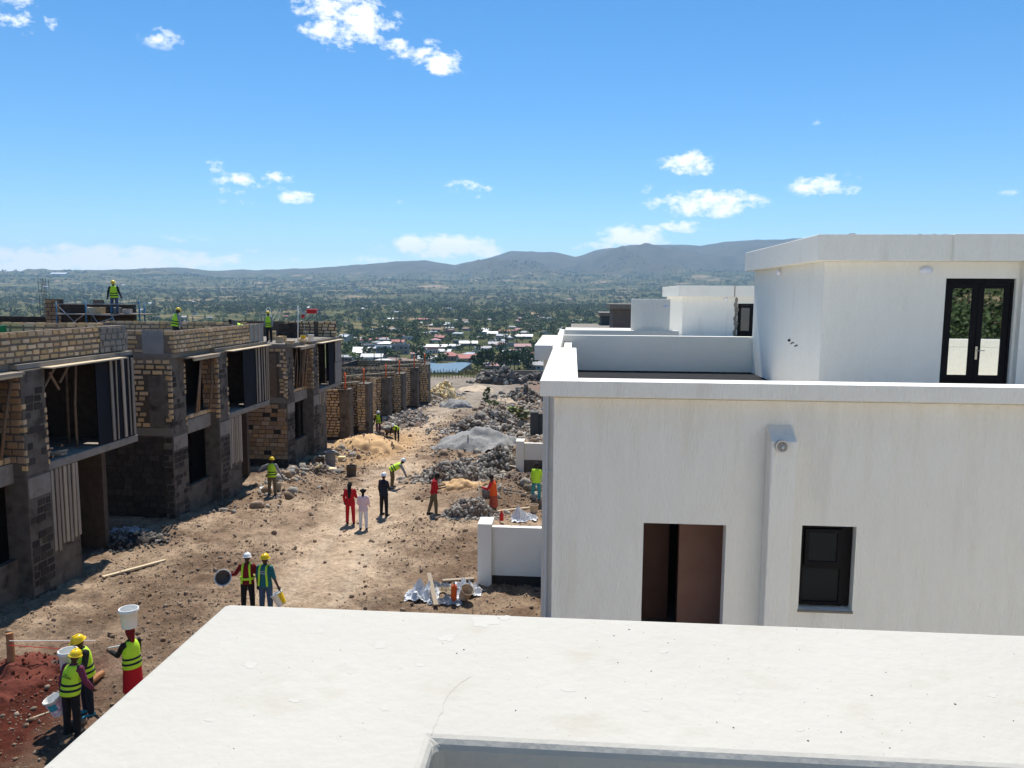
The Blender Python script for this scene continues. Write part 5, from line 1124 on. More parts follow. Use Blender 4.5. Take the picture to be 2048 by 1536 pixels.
pile('rubble_heap', 'broad rubble heap with big slabs behind the large gravel heap', 'rubble heap', 898, 1065, 802, 868, MT['soil'], 'rockgrey', 200, .27, 700, .13, .62, 'rockbrown', 1.7, 8)
pile('gravel_heap', 'large grey gravel heap in the middle of the right side', 'gravel heap', 872, 1034, 848, 903, MT['gravel'], None, 0, .1, 0, .05, .85, None, 1.5, 9, None, .16)
pile('rubble_heap', 'grey broken-stone heap in front of the gravel, left of the half-painted wall', 'rubble heap', 842, 1005, 915, 966, MT['soil'], 'rockgrey', 190, .15, 900, .08, .55, None, 1.1, 10)
pile('rubble_heap', 'dark broken-stone heap leaning against the half-painted wall', 'rubble heap', 958, 1036, 882, 948, MT['soil'], 'rockdark', 190, .16, 500, .08, 1.1, 'rockgrey', 1.15, 11)
pile('rubble_heap', 'low grey rubble heap behind the nearest white boundary wall', 'rubble heap', 895, 990, 985, 1038, MT['soil'], 'rockgrey', 150, .11, 800, .055, .6, 'rockbrown', .9, 12)
pile('soil_mound', 'brown soil mound beside the worker in teal trousers', 'soil mound', 1005, 1085, 946, 985, MT['soil'], 'rockbrown', 30, .10, 200, .05, .7, None, 1.3, 13)
pile('sand_mound', 'low orange sand patch between the man in red and the woman in orange', 'sand mound', 878, 960, 955, 982, MT['sand'], None, 0, .1, 0, .05, .7, None, .5, 14, None, .1)
pile('sand_mound', 'orange sand heap being shovelled in front of the roofless houses', 'sand mound', 672, 812, 862, 902, MT['sand'], 'rockbrown', 0, .1, 140, .06, .8, None, 1.6, 15, None, .5)
pile('rubble_heap', 'rubble strip along the foot of the roofless stone houses', 'rubble heap', 770, 850, 800, 850, MT['soil'], 'rockgrey', 120, .20, 500, .10, 1.9, 'rockbrown', .8, 16)
pile('rubble_heap', 'rubble between the yellow stone heap and the last stone house', 'rubble heap', 815, 880, 780, 805, MT['soil'], 'rockgrey', 90, .22, 200, .12, .8, 'rockyellow', 1.0, 17)
pile('soil_mound', 'red earth bank at the bottom left corner behind the water carriers', 'soil mound', -70, 105, 1288, 1400, mat('red_earth', (.085, .019, .011), (.16, .042, .025), rough=.97, scale=5, bump=1, bscale=12), 'rockred', 0, .1, 350, .03, 1.0, None, .5, 18, None, .9)
pile('rubble_heap', 'stone rubble at the foot of the third unfinished house', 'rubble heap', 615, 668, 925, 950, MT['soil'], 'rockbrown', 60, .12, 200, .06, .6, 'rockyellow', .5, 19)
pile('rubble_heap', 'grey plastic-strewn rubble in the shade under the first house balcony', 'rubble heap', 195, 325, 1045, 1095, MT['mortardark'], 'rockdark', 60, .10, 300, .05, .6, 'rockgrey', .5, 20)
# broken stone strewn between the heaps on the right and along the left foundations
r = np.random.default_rng(15); n = 60000
y = r.uniform(29, 92, n); lft = r.random(n) < .22; x = np.where(lft, -14.9+np.abs(r.normal(0, 1.3, n)), -1.0-np.abs(r.normal(0, 3.6, n)))
ok = (x < -.6) & (np.abs(x-track(x, y)) > 1.6+.4*r.random(n)) & ((y > 38) | (fbm(x*.6, y*.6, 3, 61) > .06)) & (fbm(x*.45, y*.45, 3, 66) > r.uniform(-.3, .05, n))
x, y = x[ok][:15000], y[ok][:15000]; s_ = np.minimum(.032*(1+r.pareto(2.0, len(x))), .27)*(1+y/200); p_ = np.column_stack((x, y, g(x, y))); a_ = r.random(len(x)) < .6
tag(many_rocks('strewn_rubble', p_[a_], s_[a_], MT['rockgrey'], 1), 'grey broken stone strewn between the heaps', kind='stuff'); tag(many_rocks('strewn_rubble', p_[~a_], s_[~a_], MT['clod'], 2), 'earthy broken stone strewn between the heaps', kind='stuff')
# stones and clods lying all over the bare ground
r = np.random.default_rng(5); n = 90000; y = 11+62*r.random(n)**1.6; x = r.uniform(-15.2, -.6, n)
ok = (r.random(n) > .85*np.exp(-((x-track(x, y))/1.5)**2)) & (fbm(x*.5, y*.5, 3, 55) > r.uniform(-.2, .2, n)); x, y = x[ok][:26000], y[ok][:26000]
s_ = np.minimum(.010*(1+r.pareto(2.6, len(x))), .06)*(1+y/50)
tag(many_rocks('loose_stones', np.column_stack((x, y, g(x, y))), s_, MT['clod'], 3), 'small stones and clods scattered over the brown ground', kind='stuff')
for k, (px, py, s) in enumerate([(622, 1030, .16), (640, 955, .2), (660, 990, .15), (690, 985, .17), (548, 1068, .14), (590, 1105, .12), (432, 1140, .14), (300, 1190, .12), (220, 1265, .15), (745, 1080, .1), (840, 985, .15), (835, 1000, .2), (820, 870, .28), (930, 1065, .13), (870, 1085, .10), (470, 1075, .14), (380, 1200, .12), (650, 1125, .1), (905, 852, .55), (990, 828, .6), (948, 820, .45), (700, 1100, .1)]):
    x, y, z = ground_at(px, py); o = bpy.data.objects.new('stone', rock_mesh('clod' if s < .4 else 'rockbrown', k % 9)); COL.objects.link(o); o.location = (x, y, z+s*.2); o.scale = (s, s*.8, s*.65); o.rotation_euler = (.3*k, .2, k); o['_w'] = [x, y, z]
    tag(o, ('large grey rock half buried beside the rubble' if s > .4 else f'{"fist" if s < .13 else "bucket"}-sized loose stone lying on the bare ground'), 'stone', 'large rocks by the rubble' if s > .4 else 'single stones on the bare ground')
def bar_thing(name, p, q, w, h_, m, label, cat, round_=False, lift=.0, group=None):
    a = np.array((*p[:2], p[2]+lift)); b = np.array((*q[:2], q[2]+lift)); mm = MB()
    if round_: mm.tube([a, (a+b)/2+np.array((0, .01, .0)), b], [w/2, w*.48, w*.42], 10)
    else: mm.bar(a, b, w, h_)
    return tag(mm.build(name, m, None, loc=tuple((a+b)/2), smooth=False), label, cat, group)
G = ground_at
bar_thing('plank', G(205, 1152), G(330, 1119), .13, .05, MT['plank'], 'long pale plank lying along the edge of the house shadow', 'plank', lift=.06)
bar_thing('plank', G(885, 1165), G(948, 1160), .14, .05, MT['timber'], 'grey plank on the ground left of the nearest boundary wall', 'plank', lift=.05)
bar_thing('plank', G(975, 1163), G(1022, 1152), .14, .05, MT['timber'], 'grey plank lying at the foot of the nearest boundary wall', 'plank', lift=.08)
bar_thing('plank', G(985, 1030), G(1075, 1018), .10, .05, MT['plank'], 'pale plank lying behind the nearest boundary wall', 'plank', lift=.12)
bar_thing('plank', G(982, 938), G(1040, 955), .12, .05, MT['timber'], 'grey board lying on the stones left of the half-painted wall', 'plank', lift=.35)
bar_thing('plank', G(970, 950), G(1010, 960), .14, .05, MT['timber'], 'lower grey board on the stones left of the half-painted wall', 'plank', lift=.2)
bar_thing('pole', G(1000, 945), G(1018, 920), .09, .05, MT['plasticwhite'], 'short white post leaning on the dark stones', 'pole', True, .3)
bar_thing('pole', G(1012, 1000), G(1060, 1003), .05, .05, MT['cementdark'], 'thin dark pipe on the ground behind the woman in orange', 'pole', True, .1)
bar_thing('plank', G(938, 895), (G(936, 903)[0], G(936, 903)[1], G(936, 903)[2]+.9), .08, .05, MT['plank'], 'pale stake standing at the front of the gravel heap', 'stake')
x, y, z = G(968, 1050); hs = MB(); hs.tube([G(968, 1018), G(978, 1022), G(984, 1032), G(985, 1046)], .03, 6); tag(hs.build('hose', MT['plasticwhite'], None, loc=(x, y, z)), 'white hose curling behind the boundary wall pier', 'hose')
# leaning orange logs, stick and guide strings at the lower left
a = G(24, 1362); lg = bar_thing('log', a, (a[0]-.1, a[1]+.15, a[2]+1.0), .17, .17, MT['log'], 'orange debarked log standing upright in the red earth bank', 'log', True)
bar_thing('log', G(176, 1368), G(206, 1352), .16, .16, MT['log'], 'orange log lying on the ground behind the bucket carriers', 'log', True, .09)
bar_thing('stick', G(52, 1438), G(122, 1414), .045, .04, MT['plank'], 'pale stick lying on the red earth', 'stick', True, .04)
bar_thing('stick', G(325, 1302), G(365, 1284), .03, .03, MT['pole'], 'thin dark stick at the edge of the foreground parapet', 'stick', True, .03)
def string(p, q, m, label): o = MB(); o.tube([p, q], .008, 4); return tag(o.build('string', m, None, loc=tuple(p)), label, 'string')
b0 = np.array(G(160, 1325))
string((a[0], a[1], a[2]+.8), tuple(b0+np.array((0, 0, .35))), MT['red'], 'red guide string running from the orange log'); string((a[0], a[1], a[2]+.9), tuple(b0+np.array((.2, .3, .45))), MT['plasticwhite'], 'white guide string running from the orange log')
# rubbish heap at the parapet: plastic sheets, plank, orange cylinder, bucket
def sheet(px, py, w, d, h_, m, label, seed, name='plastic_sheet', cat='plastic sheet'):
    x, y, z = G(px, py); n = 26; a_ = np.linspace(-1, 1, n); AX, AY = np.meshgrid(a_, a_, indexing='ij'); e1 = 1+.5*fbm(AX*1.5+seed, AY*1.5, 2, seed)
    wx, wy = AX*w/2*e1, AY*d/2*e1; fold = np.abs(fbm(AX*2.5+seed, AY*2.5, 4, seed+1))*2.2+.35*np.abs(fbm(AX*7, AY*7, 2, seed+2))
    zz = h_*fold*np.clip(1.25-np.sqrt(AX**2+AY**2), .1, 1)+.04; gl = g(wx+x, wy+y)-z
    o = attr_mesh(name, np.column_stack((wx.ravel(), wy.ravel(), (zz+gl).ravel())), grid_faces(n, n), None, m); o.location = (x, y, z); s_ = o.modifiers.new('thickness', 'SOLIDIFY'); s_.thickness = .01
    o.data.polygons.foreach_set('use_smooth', [False]*len(o.data.polygons)); return tag(o, label, cat)
sheet(845, 1192, .95, .9, .75, MT['plastic'], 'crumpled white plastic sheet at the left of the rubbish heap', 1)
sheet(872, 1178, .8, .6, .6, MT['plasticgrey'], 'grey plastic sheet behind the plank in the rubbish heap', 2)
sheet(940, 1190, .75, .7, .75, MT['plastic'], 'crumpled clear plastic sheet right of the beige bucket', 3); sheet(890, 1205, .9, .5, .4, MT['plasticgrey'], 'flat grey plastic sheet in front of the rubbish heap', 4)
sheet(892, 1184, .5, .35, .25, MT['plank'], 'beige paper bag on top of the rubbish heap', 5, 'paper_bag', 'paper bag'); sheet(925, 1175, .5, .4, .5, MT['plastic'], 'white plastic crumpled above the beige bucket', 6)
sheet(1048, 1042, 1.0, .8, .9, MT['plastic'], 'white plastic rubbish behind the nearest boundary wall', 7); sheet(255, 1072, 1.3, .9, .5, MT['plasticgrey'], 'grey plastic sheet crumpled in the shade beneath the first balcony', 8)
bar_thing('plank', G(872, 1216), tuple(np.array(G(858, 1175))+np.array((0, 0, .35))), .13, .04, MT['timber'], 'weathered plank leaning over the rubbish heap', 'plank', lift=.12)
x, y, z = G(907, 1207); oc = MB(); oc.lathe([(.001, 0), (.085, 0), (.085, .48), (.06, .53), (.02, .55), (.001, .55)], 18); oc.lathe([(.09, .1), (.092, .12), (.09, .14)], 18)
e_ = empty('gas_cylinder', (x, y, z), 'orange metal cylinder standing in the rubbish heap', 'cylinder'); oc.build('body', MT['orange'], e_, smooth=True, loc=(0, 0, 0)); q = MB(); q.tube([(0, 0, .54), (0, 0, .62)], .02, 8); q.build('valve', MT['rebar'], e_, loc=(0, 0, 0)); e_.rotation_euler = (.06, .05, 0)
x, y, z = G(927, 1203); bucket(x, y, z+.08, .14, .175, .38, MT['sandpale'], 'beige bucket tipped over in the rubbish heap', tilt=(.5, .45, 0))
x, y, z = G(1003, 1048); oc = MB(); oc.lathe([(.001, 0), (.08, 0), (.085, .25), (.03, .34), (.03, .4), (.001, .4)], 14); tag(oc.build('bottle', MT['red'], None, smooth=True, loc=(0, 0, 0)), 'red plastic bottle behind the nearest boundary wall', 'bottle').location = (x, y, z+.1)
# drums and buckets by the third house
x, y, z = G(661, 935); bucket(x, y, z, .27, .28, .9, MT['drum'], 'tall grey-blue drum standing on flat stones by the third house', 'drum', cat='drum', handle=False, rim=MT['drumdark'])
x, y, z = G(640, 934); bucket(x, y, z, .24, .26, .62, MT['drumdark'], 'shorter dark drum left of the grey-blue drum', 'drum', cat='drum', handle=False)
x, y, z = G(703, 951); bucket(x, y, z, .24, .27, .5, MT['drumdark'], 'dark brown tub with wire handle on the sand', 'tub', cat='tub')
x, y, z = G(556, 986); bucket(x, y, z, .13, .17, .34, MT['rockgrey'], 'dirty white bucket right of the worker with outstretched arm')
x, y, z = G(532, 984); bucket(x, y, z, .18, .27, .16, MT['plasticwhite'], 'shallow white basin left of the worker with outstretched arm', 'basin', cat='basin', handle=False)
x, y, z = G(1068, 1027); bucket(x, y, z, .15, .18, .36, MT['sandpale'], 'beige bucket beside the corner of the big white house')
for k, (px, py, w, mn) in enumerate([(650, 942, .55, 'rockyellow'), (664, 940, .5, 'rockyellow'), (684, 921, .42, 'rockyellow'), (632, 946, .5, 'rockgrey'), (680, 944, .45, 'rockbrown'), (612, 950, .4, 'rockgrey')]):
    x, y, z = G(px, py); mm = MB(); mm.box(-w/2, w/2, -.16, .16, -.05, .17); mm.v[0] = mm.v[0]+np.random.default_rng(k).normal(0, .02, (8, 3)); o = mm.build('stone_block', MT[mn], None, loc=(0, 0, 0), bevel=.02); o.location = (x, y, z); o.rotation_euler = (0, .05, .3*(k % 3)-.2)
    tag(o, ['flat pale block before the grey-blue drum', 'pale block right under the grey-blue drum', 'pale block on the sand right of the drum', 'grey block left of the flat pale block', 'brown block between drum and tub', 'grey block at the edge of the house shadow'][k], 'stone block')
# wheelbarrow
x, y, z = G(779, 873); wbr = empty('wheelbarrow', (x, y, z), 'dark wheelbarrow beside the bending worker at the sand heap', 'wheelbarrow', rz=.5)
def wl(mb, nm, m, **k): o = mb.build(nm, m, wbr, loc=(0, 0, 0), **k); return o
mm = MB(); mm.add([(-.24, -.3, .32), (.24, -.3, .32), (.24, .32, .32), (-.24, .32, .32), (-.36, -.5, .66), (.36, -.5, .66), (.34, .5, .60), (-.34, .5, .60)], [(0, 3, 2, 1), (0, 1, 5, 4), (1, 2, 6, 5), (2, 3, 7, 6), (3, 0, 4, 7)]); tr = wl(mm, 'tray', MT['drumdark']); tr.modifiers.new('t', 'SOLIDIFY').thickness = .015
for s in (-1, 1):
    mm = MB(); mm.tube([(s*.06, .75, .2), (s*.22, .2, .30), (s*.26, -.4, .40), (s*.28, -1.0, .62)], .02, 8); wl(mm, 'handle', MT['rebar'], smooth=True); mm = MB(); mm.tube([(s*.24, -.25, .36), (s*.26, -.4, 0)], .018, 6); wl(mm, 'leg', MT['rebar'])
mm = MB(); mm.tube([(-.05, .75, .2), (.05, .75, .2)], .2, 18); wl(mm, 'wheel', MT['frame'])
# weeds, saplings
def weed(px, py, h_, kind, m, label, wide=1.6):
    x, y, z = G(px, py); return add_tree(x, y, z-.05, h_, kind, 1, m, px*.1, label, None, wide, 'bush')
for o, c in ((weed(1040, 850, 1.5, 'broad', 2, 'dry green weeds growing in the rubble left of the dark grey wall'), 'weeds'), (weed(1022, 840, 1.2, 'broad', 3, 'pale weeds growing in the rubble, left of the dry green weeds'), 'weeds'), (weed(988, 818, .9, 'broad', 1, 'small green bush among the rubble slabs'), 'bush'), (weed(976, 803, 1.7, 'column', 0, 'dark slim sapling standing alone behind the rubble'), 'sapling'), (weed(968, 752, 2.6, 'broad', 2, 'olive bush at the left end of the far wall'), 'bush'), (weed(945, 755, 1.6, 'broad', 2, 'low olive bush by the pond fence'), 'bush')): o['category'] = c
# far end wall and pond fence
p, q = atZ(962, 751, -13.0), atZ(1120, 741, -13.0); fx0, fx1 = atY(962, 745, 121)[0], atY(1125, 745, 121)[0]
fw = empty('boundary_wall', ((fx0+fx1)/2, 121, -13.1), 'long dark boundary wall closing the far end of the site', 'wall'); ztop = float(atY(1000, 741.5, 121)[2])
m = MB(); m.box(fx0, fx1, 121, 121.3, -14.5, ztop); m.build('wall', MT['cement'], fw); m = MB(); m.box(fx0-.05, fx1, 120.95, 121.35, ztop, ztop+.1); m.build('coping', MT['cement'], fw)
fn = empty('wire_fence', (atY(900, 750, 120)[0], 120, -13), 'thin post and wire fence in front of the pond', 'fence')
for k in range(17):
    px = 862+k*6.1; a_ = atY(px, 737+(k*7 % 4), 120); m = MB(); m.tube([(a_[0], 120, -14), (a_[0]+.05*(k % 3), 120, a_[2])], .055, 5); m.build('post', MT['pole'], fn)
for k in range(3): a_, b_ = atY(860, 742+4*k, 120), atY(962, 742+4*k, 120); m = MB(); m.tube([a_, b_], .012, 4); m.build('wire', MT['rebar'], fn)

# ================================================================ PEOPLE
SK = mat('skin_dark', (.055, .028, .018), (.075, .04, .026), rough=.55, scale=4)
HV = mat('hi_vis_yellow', (.50, .82, .03), (.56, .88, .05), rough=.7, scale=7, bump=.3, bscale=25)
CLM = {}
def cloth(n, c):
    if n not in CLM: CLM[n] = mat('cloth_'+n, tuple(.85*x for x in c), c, rough=.9, scale=9, bump=.5, bscale=22)
    return CLM[n]
black = cloth('black', (.014, .014, .016)); navy = cloth('navy', (.018, .022, .035)); jeans = cloth('jeans', (.06, .10, .17)); khaki = cloth('khaki', (.14, .11, .06)); redc = cloth('red', (.50, .012, .02)); maroon = cloth('maroon', (.20, .012, .014)); teal = cloth('teal', (.02, .14, .17)); pinkc = cloth('pink', (.78, .60, .64)); whitec = cloth('white', (.74, .76, .80)); greyc = cloth('grey', (.30, .30, .32)); orangec = cloth('orange', (.80, .11, .02)); brownc = cloth('brown', (.17, .13, .075)); tealt = cloth('teal_trousers', (.05, .30, .32)); plum = cloth('plum', (.16, .03, .07)); band = cloth('dark_band', (.02, .028, .04))
HELM = {'yellow': mat('helmet_yellow', (.82, .56, .01), rough=.3, spec=.5), 'white': mat('helmet_white', (.78, .80, .80), rough=.3, spec=.5)}
shoe = cloth('shoe', (.02, .018, .018))
def nrm(v): v = np.array(v, float); return v/np.linalg.norm(v)
def remesh(mb, name, m, root, vox, smooth=4):
    o = mb.build(name, m, root, loc=(0, 0, 0)); d = o.modifiers.new('one_surface', 'REMESH'); d.mode = 'VOXEL'; d.voxel_size = vox; d.use_smooth_shade = True
    s = o.modifiers.new('soft', 'SMOOTH'); s.iterations = smooth; s.factor = .5; return o
def person(label, at, facing, H=1.72, lean=0, side=0, arms=None, legs=None, head=(0, 0), trousers=black, shirt=greyc, vest=None, helmet=None, hair=None, skirt=None, shoes=shoe, sleeves='long', coat=0, vox=.014, group='people on the building site', scarf=None, wide=1.0, straps=False, zoff=0, bands=True):
    """head = (nod forward, turn); arms = (upper, fore) directions for left then right; legs = (thigh, shin)"""
    s = H/1.72; x, y, z = at; root = empty('person', (x, y, z), label, 'person', group, R(facing))
    legs = legs or [((-.07, .03, -1), (-.02, -.03, -1)), ((.07, -.02, -1), (.03, -.04, -1))]
    arms = arms or [((-.22, .02, -1), (-.08, .22, -1)), ((.22, .02, -1), (.08, .22, -1))]
    t = nrm((math.sin(R(side)), math.sin(R(lean)), math.cos(R(lean)))); fwd = nrm(np.cross(t, (1., 0, 0))); rtv = np.array((1., 0, 0))
    knees, ank = [], []
    for i, sg in enumerate((-1, 1)):
        hp = np.array((sg*.09*s, 0, 0)); k_ = hp+nrm(legs[i][0])*.43*s; a_ = k_+nrm(legs[i][1])*.41*s; knees.append(k_); ank.append(a_)
    hz = -min(a[2] for a in ank)+.075*s+zoff; hip = np.array((0, 0, hz)); knees = [k+hip for k in knees]; ank = [a+hip for a in ank]; hips = [hip+np.array((sg*.09*s, 0, 0)) for sg in (-1, 1)]
    waist = hip+t*.16*s; chest = hip+t*.36*s; neck = hip+t*.535*s; sh = [hip+t*.475*s+rtv*sg*.172*s*wide for sg in (-1, 1)]
    hd = nrm(t*.8+np.array((0, 0, .35))+fwd*math.sin(R(head[0]))*1.1); hc = neck+hd*.155*s; hf = nrm(fwd*math.cos(R(head[1]))+rtv*math.sin(R(head[1]))-hd*.0); hf = nrm(hf-hd*(hf@hd)); hr = np.cross(hf, hd)
    el, wr = [], []
    for i in range(2):
        e = sh[i]+nrm(arms[i][0])*.285*s; w_ = e+nrm(arms[i][1])*.25*s; el.append(e); wr.append(w_)
    # continuous body
    b = MB(); M3 = np.column_stack((hr, hf, hd))
    b.ellip(hc, .075*s, .095*s, .118*s, 14, 10, M3); b.ellip(hc+hf*.095*s-hd*.015*s, .014*s, .022*s, .022*s, 8, 6, M3); b.ellip(hc+hf*.06*s-hd*.07*s, .045*s, .035*s, .03*s, 8, 6, M3)
    for sg in (-1, 1): b.ellip(hc+hr*sg*.078*s-hd*.01*s, .012*s, .022*s, .03*s, 8, 6, M3)
    b.capsule(neck-t*.06*s, hc-hd*.05*s, .055*s, .05*s); b.capsule(hip, waist, .09*s, .088*s); b.capsule(waist, chest, .088*s, .092*s); b.capsule(sh[0], sh[1], .05*s, .05*s)
    for i, sg in enumerate((-1, 1)):
        b.capsule(hips[i], knees[i], .085*s, .055*s); b.capsule(knees[i], ank[i], .055*s, .038*s)
        b.capsule(sh[i], el[i], .052*s, .04*s); b.capsule(el[i], wr[i], .04*s, .028*s)
        d = nrm(arms[i][1]); pal = wr[i]+d*.085*s; inn = nrm(np.cross(d, fwd)+1e-3); b.capsule(wr[i], pal, .028*s, .036*s, 8, 2)
        crl = nrm(-rtv*sg*.5+fwd*.4)
        for f in range(4): q = pal+inn*(f-1.5)*.02*s; L = (.062, .075, .07, .052)[f]*s; m_ = q+d*L*.55; b.tube([q-d*.01, m_, m_+nrm(d+crl*.9)*L*.5], [.011*s, .010*s, .008*s], 6)
        q = wr[i]+d*.03*s+inn*.03*s; b.tube([q, q+nrm(d+inn*1.2)*.04*s, q+nrm(d*1.4+inn)*.075*s], [.013*s, .012*s, .009*s], 6)
        b.capsule(ank[i]+np.array((0, -.03*s, -.03*s)), ank[i]+np.array((0, .13*s, -.045*s)), .038*s, .032*s)
    remesh(b, 'body', SK, root, vox*.75, 2)
    # shoes
    for i in range(2):
        b = MB(); A_ = ank[i]; b.capsule(A_+np.array((0, -.045*s, -.035*s)), A_+np.array((0, .15*s, -.045*s)), .046*s, .04*s); b.ellip(A_+np.array((0, .05*s, -.065*s)), .052*s, .14*s, .02*s); remesh(b, 'shoe', shoes, root, .012, 2)
    def ring0(p, rx, ry): return (p, rtv*rx*s, fwd*ry*s)
    if trousers is not None:
        b = MB(); b.loft([ring0(hip-t*.10*s, .13, .11), ring0(hip, .172, .132), ring0(hip+t*.13*s, .150, .112)], 20)
        for i in range(2): b.capsule(hips[i], knees[i], .100*s, .076*s); b.capsule(knees[i], ank[i]+np.array((0, 0, .02*s)), .078*s, .062*s)
        remesh(b, 'trousers', trousers, root, vox, 3)
    def ring(p, rx, ry): return (p, rtv*rx*s, fwd*ry*s)
    if shirt is not None:
        b = MB(); lo = hip-t*(.04+coat)*s
        b.loft([ring(lo, .188*wide+coat*.2, .150+coat*.2), ring(hip+t*.06*s, .178*wide+coat*.06, .140), ring(waist, .158*wide, .126), ring(hip+t*.33*s, .176*wide, .136), ring(hip+t*.44*s, .178*wide, .122), ring(hip+t*.51*s, .115, .085), ring(neck+t*.01*s, .066, .062)], 20)
        for i in range(2):
            b.capsule(sh[i]-t*.012*s, el[i], .066*s, .056*s)
            if sleeves == 'long': b.capsule(el[i], wr[i]-nrm(arms[i][1])*.01, .06*s, .045*s)
        remesh(b, 'shirt', shirt, root, vox, 3)
    if vest is not None:
        b = MB(); V = [ring(hip-t*.08*s, .206*wide, .166), ring(hip+t*.06*s, .198*wide, .160), ring(waist, .186*wide, .150), ring(hip+t*.33*s, .194*wide, .154), ring(hip+t*.43*s, .180*wide, .136), ring(hip+t*.505*s, .135, .100), ring(hip+t*.535*s, .085, .078)]
        b.loft(V, 24, (False, False)); v_ = b.build('vest', vest, root, smooth=True, loc=(0, 0, 0)); v_.modifiers.new('t', 'SOLIDIFY').thickness = .012; sb = v_.modifiers.new('s', 'SUBSURF'); sb.levels = 1; sb.render_levels = 1
        if bands:
            for q0, q1 in ((.02, .065), (.13, .175)):
                c = MB(); f0 = lambda u: np.interp(u, [-.08, .06, .16, .33], [.211, .203, .191, .199]); f1 = lambda u: np.interp(u, [-.08, .06, .16, .33], [.171, .165, .155, .159]); c.loft([ring(hip+t*q0*s, f0(q0)*wide+.002, f1(q0)+.002), ring(hip+t*q1*s, f0(q1)*wide+.002, f1(q1)+.002)], 24, (False, False)); c.build('dark_band', band, v_, smooth=True, loc=(0, 0, 0)).modifiers.new('t', 'SOLIDIFY').thickness = .008
    if straps:
        for sg in (-1, 1):
            c = MB(); pts = [hip+t*q*s+rtv*sg*w_*s*wide+fwd*d*s for q, w_, d in ((.0, .12, -.150), (.10, .115, -.142), (.16, .11, -.134), (.25, .105, -.138), (.33, .10, -.142), (.44, .095, -.128), (.51, .09, -.095), (.54, .085, -.02), (.49, .10, .09), (.33, .11, .142))]
            for a_, b_ in zip(pts[:-1], pts[1:]): c.bar(a_, b_, .05*s, .016*s, fwd)
            c.build('hi_vis_strap', HV, root, loc=(0, 0, 0))
    if skirt is not None:
        b = MB(); b.loft([ring(hip+t*.13*s, .158, .13), ring(hip, .185, .155), (hip*np.array((1, 1, .72)), rtv*.205*s, fwd*.17*s), (hip*np.array((1, 1, .34)), rtv*.22*s, fwd*.185*s)], 22); remesh(b, 'skirt', skirt, root, .016, 2)
    if helmet:
        b = MB(); R3 = lambda r, zz, k=24: [hc+hd*(.03+zz)*s+hr*r*s*math.cos(2*math.pi*j/k)*.94+hf*r*s*math.sin(2*math.pi*j/k)*1.12 for j in range(k)]
        pr_ = [(.001, .115), (.045, .108), (.08, .088), (.103, .05), (.112, .01), (.114, -.005), (.135, -.012), (.135, -.02), (.105, -.015)]; vs = []
        for r_, z_ in pr_: vs += R3(r_, z_)
        b.add(vs, [(i*24+j, i*24+(j+1) % 24, (i+1)*24+(j+1) % 24, (i+1)*24+j) for i in range(len(pr_)-1) for j in range(24)]); he = b.build('helmet', HELM[helmet], root, smooth=True, loc=(0, 0, 0))
        b = MB(); b.bar(hc+hd*.145*s-hf*.06*s, hc+hd*.145*s+hf*.06*s, .03*s, .012*s, hd); b.build('ridge', HELM[helmet], he, loc=(0, 0, 0)); b = MB(); b.ellip(hc+hf*.125*s+hd*.012*s, .07*s, .05*s, .008*s, 12, 6, M3); b.build('peak', HELM[helmet], he, smooth=True, loc=(0, 0, 0))
    elif scarf is not None:
        b = MB(); b.ellip(hc+hd*.03*s-hf*.01*s, .095*s, .112*s, .115*s, 16, 10, M3); b.capsule(hc-hf*.07*s-hd*.02*s, neck-fwd*.08*s, .06*s, .05*s); remesh(b, 'head_scarf', scarf, root, .012, 2)
    elif hair is not None:
        b = MB(); b.ellip(hc+hd*.025*s-hf*.015*s, .088*s, .104*s, .112*s, 16, 10, M3)
        if hair == 'long': b.capsule(hc-hf*.07*s, neck-fwd*.15*s-t*.10*s, .085*s, .075*s); b.capsule(neck-fwd*.15*s-t*.10*s, neck-fwd*.165*s-t*.32*s, .075*s, .045*s)
        if hair == 'puffs':
            b.capsule(hc-hf*.05*s-hd*.04*s, neck-fwd*.05*s, .05*s, .05*s)
            for sg in (-1, 1): b.ellip(hc+hr*sg*.085*s+hd*.05*s-hf*.02*s, .055*s, .055*s, .055*s)
        remesh(b, 'hair', cloth('hair', (.014, .011, .010)), root, .011, 1)
    # eyes
    for sg in (-1, 1):
        b = MB(); b.ellip(hc+hf*.083*s+hr*sg*.032*s+hd*.012*s, .012*s, .008*s, .008*s, 8, 6, M3); b.build('eye', cloth('eye', (.5, .48, .45)), root, loc=(0, 0, 0))
    f = math.radians(facing); rot = lambda p: np.array((x+p[0]*math.cos(f)-p[1]*math.sin(f), y+p[0]*math.sin(f)+p[1]*math.cos(f), z+p[2]))
    return root, {'wr': [rot(w_) for w_ in wr], 'head': rot(hc), 'chest': rot(chest), 'hd': [rot(wr[i]+nrm(arms[i][1])*.1*s) for i in range(2)], 'top': rot(hc+hd*.125*s), 'rot': rot, 'hip': hip, 't': t, 'fwd': fwd, 's': s}
dn = lambda a, f, o=-1: (a, f, o)
